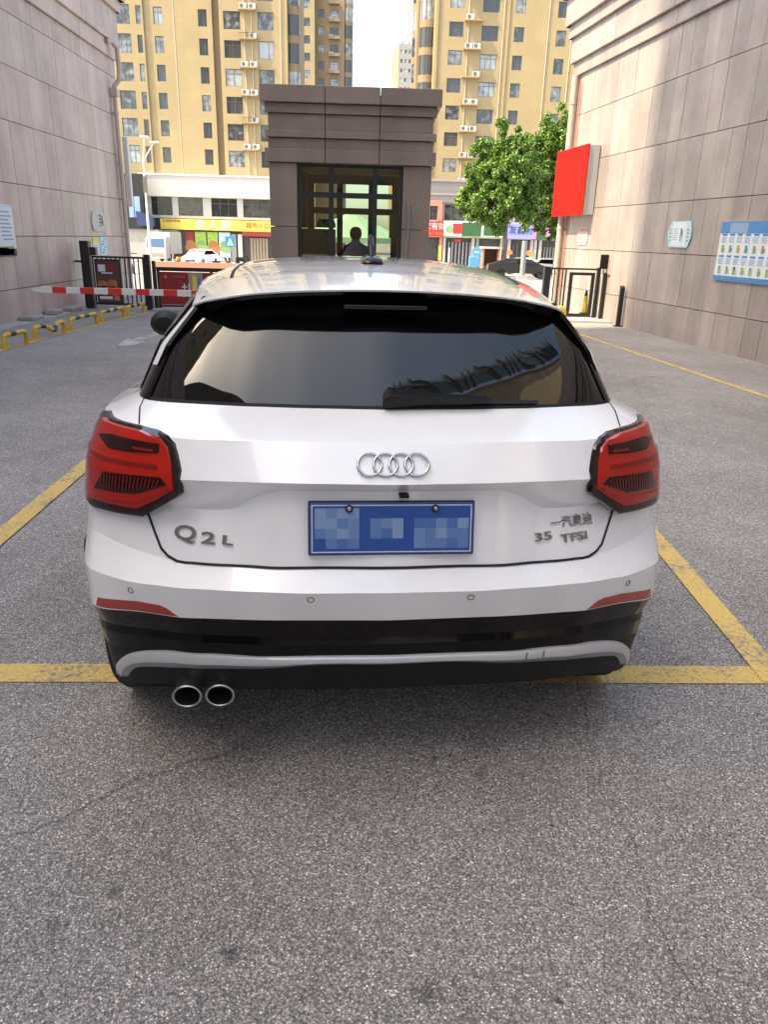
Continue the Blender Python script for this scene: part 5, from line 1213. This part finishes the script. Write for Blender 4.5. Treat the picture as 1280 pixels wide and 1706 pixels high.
mb = MB(); mb.add([Vector(p)-fo2 for p in ((xf1-.01, YF, -5), (xf1-.01, YF, zf), (xf0, YF+6, zf-1.5), (xf0, YF+6, -5), (xf0, YF+18, zf-1.5), (xf0, YF+18, -5))], [(0, 1, 2, 3), (3, 2, 4, 5)]); mb.build('side_wall', 'facade_yellow', ft)  # sunlit side painted yellow against the grey shaded front
for k in range(4): box('roof_block', Vector((xf1+1+k*2.4, YF+1, zf))-fo2, Vector((xf1+1.9+k*2.4, YF+3, zf+1.2-.3*(k % 2)))-fo2, 'facade_pale', ft)

# --- plane trees
def leaf_mat():
    m = bpy.data.materials.new('leaf'); m.use_nodes = True; MATS['leaf'] = m; t = m.node_tree; b = t.nodes['Principled BSDF']; L = t.links.new
    g = t.nodes.new('ShaderNodeNewGeometry'); r_ = t.nodes.new('ShaderNodeValToRGB'); L(g.outputs['Random Per Island'], r_.inputs[0])
    r_.color_ramp.elements[0].color = (.05, .11, .016, 1); r_.color_ramp.elements[1].color = (.22, .35, .05, 1)
    e = r_.color_ramp.elements.new(.6); e.color = (.11, .21, .03, 1)
    L(r_.outputs[0], b.inputs['Base Color']); b.inputs['Roughness'].default_value = .42
    tr = t.nodes.new('ShaderNodeBsdfTranslucent'); L(r_.outputs[0], tr.inputs[0]); mx = t.nodes.new('ShaderNodeMixShader'); mx.inputs[0].default_value = .3
    L(b.outputs[0], mx.inputs[1]); L(tr.outputs[0], mx.inputs[2]); L(mx.outputs[0], t.nodes['Material Output'].inputs[0])
leaf_mat()
def tree(label, base, h, blobs, nleaf, seed, lean=(0, 0)):
    r_ = random.Random(seed); root = empty('plane_tree', label, 'tree', base)
    tr = MB(); top = Vector((lean[0], lean[1], h*.45))
    tr.tube([(0, 0, -.3), (lean[0]*.2, 0, h*.15), (lean[0]*.6, lean[1]*.5, h*.3), top], [.24, .19, .17, .14], 10)
    cl = []
    for (x, y, z, rx, rz_) in blobs:
        c = Vector((x, y, z)); a = top*(.75+.25*r_.random()); mid = (a+c)*.5+Vector((0, 0, .4)); tr.tube([a, mid, c], [.09, .06, .025], 6)
        for q in range(3):
            e = c+Vector((r_.uniform(-1, 1)*rx*.7, r_.uniform(-1, 1)*rx*.7, r_.uniform(-.3, .9)*rz_*.7)); tr.tube([mid, (mid+e)*.5, e], [.04, .03, .012], 5)
        n = max(6, int(rx*rz_*16))
        for q in range(n):
            v = Vector((r_.gauss(0, 1), r_.gauss(0, 1), r_.gauss(0, 1))).normalized()*(r_.random()**.33)
            cl.append((c+Vector((v.x*rx, v.y*rx, v.z*rz_)), r_.uniform(.22, .5)))
    tr.build('trunk', 'bark', root, smooth=True)
    vs, fs = [], []; per = max(1, nleaf//len(cl))
    for c, cr in cl:
        for q in range(per):
            v = Vector((r_.gauss(0, 1), r_.gauss(0, 1), r_.gauss(0, 1))).normalized()*cr*(.35+.65*r_.random()); p = c+v
            nr = (v.normalized()*.6+Vector((r_.uniform(-1, 1), r_.uniform(-1, 1), r_.uniform(-.2, 1)))).normalized(); u = nr.orthogonal().normalized(); u = Matrix.Rotation(r_.uniform(0, 6.3), 3, nr) @ u; w2 = nr.cross(u); s = r_.uniform(.06, .115)
            k = len(vs); vs += [p-u*s, p-w2*s*.75+nr*s*.1, p+u*s*1.1, p+w2*s*.75+nr*s*.1]; fs.append((k, k+1, k+2, k+3))
    MB().add(vs, fs).build('crown', 'leaf', root, fix=False)
def T_(x, y, Y): return at(x, y, Y)
Yt = 58.0; b0 = at(838, 446, Yt); b0.z = ground_z(Yt)
def blobs(lst, base, Yt): 
    out = []
    for x, y, rx, rz_, dy in lst:
        p = at(x, y, Yt)-base; out.append((p.x, dy, p.z, rx*1.14, rz_*1.12))
    return out
tree('bright green plane tree in front of the shops on the right', b0, 10, blobs([(842, 228, 1.0, 1.1, 0), (818, 258, 1.35, 1.2, .5), (785, 345, 1.0, .8, -.3), (860, 265, 1.1, 1.2, -.6), (795, 300, 1.2, 1.2, 0), (835, 300, 1.6, 1.5, -1), (870, 305, 1.3, 1.4, .8), (790, 330, 1.1, .9, .3), (822, 340, 1.5, 1.1, -1.1), (862, 345, 1.4, 1.1, .4), (845, 320, 1.6, 1.4, 1.2), (838, 372, .9, .6, 0), (815, 362, .8, .6, -.5)], b0, Yt), 52000, 3)
Yt2 = 63.0; b1 = at(925, 446, Yt2); b1.z = ground_z(Yt2)
tree('dark green plane tree half hidden behind the red box sign', b1, 10.5, blobs([(935, 208, 1.3, 1.3, 0), (955, 222, 1.3, 1.3, .6), (885, 258, 1.0, 1.2, -.4), (905, 245, 1.4, 1.3, .4), (940, 255, 1.6, 1.4, -.5), (890, 285, 1.4, 1.3, 0), (925, 300, 1.8, 1.6, 1), (965, 290, 1.6, 1.6, 0), (900, 335, 1.6, 1.3, .5), (935, 345, 1.7, 1.3, -.7), (895, 372, 1.2, .8, 0), (930, 380, 1.2, .8, .3)], b1, Yt2), 40000, 9)

# --- street furniture and vehicles
def lamp_post():
    p = gnd(252, 442, -1.0); Y = 60.; b = at(252, 442, Y); b.z = ground_z(Y); r = empty('street_lamp', 'white twin arm street lamp before the yellow tower', 'street lamp', b)
    top = at(250, 262, Y)-b; MB().tube([(0, 0, 0), (0, 0, top.z*.5), (0, 0, top.z)], [.11, .09, .06], 10).build('pole', 'white', r, smooth=True)
    for s, tx, ty in ((-1, 240, 228), (1, 257, 237)):
        e = at(tx, ty, Y)-b; MB().tube([(0, 0, top.z-.3), (e.x*.5, 0, (top.z+e.z)/2-.1), (e.x, 0, e.z)], .045, 8).build('arm', 'white', r, smooth=True)
        MB().box((e.x-.32, -.12, e.z-.05), (e.x+.32, .12, e.z+.06)).build('lamp_head', 'white', r, bevel=.03)
    MB().box((-.14, -.08, 5.2), (.14, .02, 6.3)).build('banner_arm', 'frame_grey', r)
lamp_post()
def simple_car(label, loc, rz, m, L_=4.4, W=1.78, H=1.45, van=False):
    r = empty('parked_car', label, 'car', loc, rz, 'cars parked along the street')
    prof = [(-L_/2, .35), (-L_/2+.02, .75), (-L_/2+.9, .92), (-L_/2+1.55, H-.06), (-L_/2+2.2, H), (L_/2-1.2, H-.04), (L_/2-.35, .98), (L_/2-.02, .9), (L_/2, .4)]
    # the nose points to -Y
    mb = MB(); n = len(prof); secs = [(-W/2, 1.), (-W/2+.08, 1.), (W/2-.08, 1.), (W/2, 1.)]
    vs = []
    for x, s in secs:
        for y, z in prof:
            tuck = .16 if z > 1.0 else 0; xx = x*(1-tuck/(W/2)*.9) if abs(x) > .5 else x; vs.append((xx, y, z*(.985 if abs(x) == W/2 else 1)))
    fs = [(i*n+j, i*n+j+1, (i+1)*n+j+1, (i+1)*n+j) for i in range(3) for j in range(n-1)]+[tuple(range(n-1, -1, -1)), tuple(3*n+j for j in range(n))]
    MB().add(vs, fs).build('body', m, r, smooth=True, sharp=30)
    y0, y1 = -L_/2+.98, -L_/2+1.5; MB().add([(-W/2+.2, y0-.01, .965), (W/2-.2, y0-.01, .965), (W/2-.3, y1-.01, H-.10), (-W/2+.3, y1-.01, H-.10)], [(0,1,2,3)]).build('windscreen', 'car_glass', r)
    for s in (-1, 1):
        MB().add([(s*(W/2-.02), -L_/2+1.2, 1.0), (s*(W/2-.10), -L_/2+1.75, H-.12), (s*(W/2-.10), L_/2-1.3, H-.14), (s*(W/2-.02), L_/2-.6, 1.0)], [(0,1,2,3)]).build('side_window', 'car_glass', r)
        MB().box((s*.5-.18, -L_/2-.01, .62), (s*.5+.18, -L_/2+.1, .76)).build('headlight', 'pale_metal', r)
        for y in (-L_/2+.85, L_/2-.85): MB().lathe([(.2, -.1), (.31, -.1), (.32, 0), (.31, .1), (.2, .1)], (s*(W/2-.1), y, .32), 'x', 18).build('wheel', 'tyre', r)
    MB().box((-.5, -L_/2-.015, .36), (.5, -L_/2+.1, .54)).build('grille', 'black_metal', r); MB().box((-.22, -L_/2-.03, .42), (.22, -L_/2-.016, .52)).build('plate', 'plate_blue', r)
    return r
def on_street(x, Y): p = at(x, 440, Y); return Vector((p.x, Y, ground_z(Y)))
simple_car('white saloon facing the viewer before the yellow shop sign', on_street(335, 75), R(-14), 'white_body')
simple_car('white car behind the tree trunk on the right', on_street(878, 70), R(70), 'white_body')
simple_car('dark car parked below the violet shop sign', on_street(868, 52), R(85), 'dark_car', H=1.3)
simple_car('silver car at the foot of the right wall corner', on_street(925, 64), R(60), 'pale_metal')
# box truck
p = on_street(272, 85); tk = empty('truck', 'white box truck facing the viewer beside the street lamp', 'truck', p)
MB().add([(-1.05,-2.6,.5),(1.05,-2.6,.5),(1.05,-2.6,1.5),(-1.05,-2.6,1.5),(-1.0,-2.3,2.6),(1.0,-2.3,2.6),(-1.05,-.9,.5),(1.05,-.9,.5),(1.0,-.9,2.65),(-1.0,-.9,2.65)], [(0,1,2,3),(3,2,5,4),(4,5,8,9),(0,3,4,9,6),(1,7,8,5,2),(6,9,8,7),(0,6,7,1)]).build('cab', 'offwhite', tk)
MB().add([(-.92,-2.585,1.58),(.92,-2.585,1.58),(.88,-2.35,2.45),(-.88,-2.35,2.45)], [(0,1,2,3)]).build('windscreen', 'blue_glass', tk)
MB().box((-1.1, -.8, .9), (1.1, 4.2, 3.1)).build('cargo_box', 'offwhite', tk, bevel=.03)
MB().box((-.8, -2.63, .75), (.8, -2.601, 1.05)).build('grille', 'beige', tk)
for s in (-1, 1):
    for y in (-1.8, 3.0): MB().lathe([(.2, -.13), (.42, -.13), (.42, .13), (.2, .13)], (s*.9, y, .42), 'x', 18).build('wheel', 'tyre', tk)
    MB().box((s*.8-.15, -2.625, .8), (s*.8+.15, -2.602, .98)).build('headlight', 'pale_metal', tk)
# pedestrian sign, bins, scooters, crates
p = on_street(385, 66); r = empty('road_sign', 'square blue pedestrian crossing sign on a pole', 'sign', p); c = at(385, 403, 66)-p
MB().tube([(0, 0, 0), (0, 0, c.z)], .045, 8).build('pole', 'grey_metal', r); MB().box((-.40, -.06, c.z-.42), (.40, -.03, c.z+.42)).build('panel', 'blue_sign', r, bevel=.01)
MB().prism([(-.28, -.28), (.28, -.28), (0, .3)], 0, .004, Vector((0, -.062, c.z)), (1, 0, 0), up_).build('symbol', 'white', r); MB().prism([(-.1, -.2), (-.02, .12), (.02, .12), (.1, -.2), (0, 0)], 0.004, .008, Vector((0, -.062, c.z)), (1, 0, 0), up_).build('symbol', 'blue_sign', r)
for k, x in enumerate((277, 290)):
    p = on_street(x, 62); r = empty('round_bollard', 'teal round topped bollard by the truck, %s one' % ('left' if k == 0 else 'right'), 'bollard', p, 0, 'teal bollards'); c = at(x, 437, 62)-p
    MB().tube([(0, 0, 0), (0, 0, c.z)], .12, 10).build('post', 'pale_concrete', r); MB().lathe([(.001, -.24), (.14, -.2), (.24, 0), (.14, .2), (.001, .24)], (0, 0, c.z), 'z', 14).build('top', 'teal', r, smooth=True)
p = on_street(792, 55); r = empty('round_sign', 'round blue sign on a blue stand before the shops', 'sign', p); c = at(793, 420, 55)-p
MB().lathe([(.34, -.03), (.34, .03)], (.05, 0, c.z), 'y', 20).build('disc', 'sky_blue_paint', r); MB().box((-.45, -.2, 0), (.3, .2, c.z-.3)).build('stand', 'sky_blue_paint', r, bevel=.03); prints('print', (.05-.18, -.033, c.z-.06), (1, 0, 0), up_, [(0, 0, .36, .12, 'white')], r)
p = on_street(816, 57); kz = ground_z(57); r = empty('kiosk', 'brown wooden kiosk with pale roof slab by the tree trunk', 'kiosk', p); q = at(803, 414, 57)-p; hk = q.z
MB().box((-.62, -.5, 0), (-.5, .5, hk)).build('post', 'salmon', r); MB().box((.5, -.5, 0), (.62, .5, hk)).build('post', 'salmon', r); MB().box((-.5, .3, 0), (.5, .5, hk)).build('back', 'brown', r); MB().box((-.75, -.6, hk), (.75, .6, hk+.14)).build('roof', 'offwhite', r); MB().box((-.5, -.5, 0), (.5, .28, hk*.4)).build('counter', 'brown', r)
p = on_street(872, 50); r = empty('pillar', 'round grey concrete pillar standing before the violet sign', 'pillar', p); MB().tube([(0, 0, 0), (0, 0, at(872, 401, 50).z-p.z)], .17, 14).build('shaft', 'grey_metal', r, smooth=True); MB().box((-.3, -.3, 0), (.3, .3, .25)).build('foot', 'pale_concrete', r)
p = on_street(748, 70); r = empty('pillar', 'thin pale post before the shop door under the green sign', 'pillar', p); MB().tube([(0, 0, 0), (0, 0, 2.1)], .09, 10).build('shaft', 'pale_metal', r)
# green parasol behind the booth
p = on_street(585, 36); r = empty('parasol', 'mint green parasol seen through the booth windows', 'parasol', p); c = at(585, 352, 36)-p; e = at(497, 393, 36)-p
MB().tube([(0, 0, 0), (0, 0, c.z)], .03, 8).build('pole', 'white', r); rr0 = abs(e.x)*1.05; zl = e.z
vs = [(0, 0, c.z)]+[(rr0*math.cos(2*math.pi*k/8+.39), rr0*math.sin(2*math.pi*k/8+.39), zl) for k in range(8)]+[(rr0*math.cos(2*math.pi*k/8+.39), rr0*math.sin(2*math.pi*k/8+.39), zl-.22) for k in range(8)]
MB().add(vs, [(0, 1+k, 1+(k+1) % 8) for k in range(8)]+[(1+k, 9+k, 9+(k+1) % 8, 1+(k+1) % 8) for k in range(8)]).build('canopy', 'mint', r)
# scooters by the shop
def scooter(label, x, Y, rz, m):
    r = empty('scooter', label, 'scooter', on_street(x, Y), rz, 'scooters by the shops')
    for y in (-.6, .6): MB().lathe([(.14, -.05), (.24, -.05), (.24, .05), (.14, .05)], (0, y, .24), 'x', 14).build('wheel', 'tyre', r)
    MB().add([(-.14,-.25,.3),(.14,-.25,.3),(.14,.75,.35),(-.14,.75,.35),(-.14,.0,.68),(.14,.0,.68),(.12,.8,.72),(-.12,.8,.72)], [(0,3,2,1),(4,5,6,7),(0,1,5,4),(1,2,6,5),(2,3,7,6),(3,0,4,7)]).build('body', m, r, bevel=.04)
    MB().tube([(0, -.6, .3), (0, -.45, .95)], .06, 8).build('steering_column', m, r); MB().tube([(-.32, -.42, .98), (.32, -.42, .98)], .02, 8).build('handlebar', 'black_metal', r); MB().box((-.13, .0, .70), (.13, .7, .78)).build('saddle', 'black_plastic', r, bevel=.03)
scooter('red scooter between the truck and the white saloon', 308, 80, R(30), 'red'); scooter('white scooter behind the white saloon', 372, 84, R(70), 'white'); scooter('orange scooter parked beside the truck', 296, 78, R(-40), 'orange'); scooter('dark scooter by the shop door under the supermarket sign', 405, 86, R(90), 'black_plastic')
scooter('white scooter at the foot of the drain pipe corner', 218, 40, R(20), 'white')
o = MB().box((Xc(255, 58, 440), 57.8, ground_z(58)-.1), (Xc(440, 58, 440), 58.2, ground_z(58)+.42)).build('low_wall', 'salmon'); tag(o, 'low salmon coloured kerb wall before the parked cars', 'wall')
sheet('far_pavement', [-60, 60], [88, 96.8], 'pale_concrete', .06)

# ------------------------------------------------------------------ behind the viewer
e0 = rw(4.79, 0); s_ = (e0.x+40)/math.cos(SUN_AZ)*math.sin(SUN_AZ); Ye = e0.y-s_
sx1, sx0, sy1, sy0 = -31.0, -40.0, Ye, Ye-19
tw = empty('apartment_tower', 'tall tan tower left behind the viewer, shading the lane', 'building', (sx1, Ye, 0))
to = Vector((sx1, Ye, 0))
mbx = MB().box(Vector((sx0, sy0, 0))-to, Vector((sx1, sy1, 80))-to).build('wall', 'facade_tan', tw)
for k in range(2):
    for q in range(9): MB().box(Vector((sx1, sy1-6-k*9, 4+q*7))-to, Vector((sx1+.05, sy1-9-k*9, 6+q*7))-to).build('window', 'pane', tw)
# curved complex behind the viewer, seen mirrored in the rear glass
def curved_block(name, label, az0, az1, rad, h0, h1, hump, wall_m, band):
    c0 = Vector((0, 2, 0)); root = empty(name, label, 'building', c0); n = 30
    P = lambda a, r, z: Vector((math.sin(a)*r, -math.cos(a)*r, z))
    top = lambda t: h0+(h1-h0)*t+hump*math.sin(math.pi*t)
    vs = []
    for k in range(n+1):
        t = k/n; a = R(az0+(az1-az0)*t); vs += [P(a, rad, 0), P(a, rad, top(t)), P(a, rad+9, top(t)), P(a, rad+9, 0)]
    fs = []
    for k in range(n): fs += [(4*k+j, 4*(k+1)+j, 4*(k+1)+j+1, 4*k+j+1) for j in range(3)]
    fs += [(0, 1, 2, 3), (4*n+3, 4*n+2, 4*n+1, 4*n)]
    MB().add(vs, fs).build('wall', wall_m, root)
    if band:
        vs = []
        for k in range(n+1):
            t = k/n; a = R(az0+(az1-az0)*t); vs += [P(a, rad-.6, top(t)+.02), P(a, rad-1.6, top(t)+2.4), P(a, rad-.6, top(t)+4.8), P(a, rad+3, top(t)+5.2)]
        MB().add(vs, [(4*k+j, 4*(k+1)+j, 4*(k+1)+j+1, 4*k+j+1) for k in range(n) for j in range(3)]).build('glass_band', 'blue_glass', root)
    for k in range(0, n+1, 2):
        t = k/n; a = R(az0+(az1-az0)*t)
        if band: MB().tube([P(a, rad-.7, top(t)-.4), P(a, rad-1.9, top(t)+1.2), P(a, rad-2.1, top(t)+2.6), P(a, rad-1.5, top(t)+4.3), P(a, rad-.6, top(t)+5.2), P(a, rad+2, top(t)+5.7)], .24, 6).build('rib', 'rib', root)
        MB().tube([P(a, rad-.3, 0), P(a, rad-1.2, 4), P(a, rad-.3, 8.2)], .3, 6).build('rib', 'rib', root)
    MB().add([v for k in range(n+1) for v in (P(R(az0+(az1-az0)*k/n), rad-.4, 3.2), P(R(az0+(az1-az0)*k/n), rad-.4, 7.8))], [(2*k, 2*k+2, 2*k+3, 2*k+1) for k in range(n)]).build('window_band', 'pane_shop', root)
curved_block('curved_building', 'curved tan building with a ribbed glass crown, mirrored at the right of the rear glass', 21, 80, 22, 31, 26, 1.5, 'tan_wall', True)
curved_block('curved_building', 'brown building with an arched top, mirrored at the left of the rear glass', -64, -19, 24, 23.0, 28.0, 5.0, 'brown_wall', False)
bk = empty('low_sky_blocker', 'added unseen tan block behind the viewer that cuts off the low sky', 'building', (0, -45, 0))  # added to block low sky and darken the ground under the car
MB().box((-17, 0, 0), (17, -12, 17)).build('wall', 'facade_tan', bk)
for k in range(9):
    for q in range(5): MB().box((-15+k*3.6, 0, 1.6+q*3), (-13.4+k*3.6, .06, 3.2+q*3)).build('window', 'pane', bk)
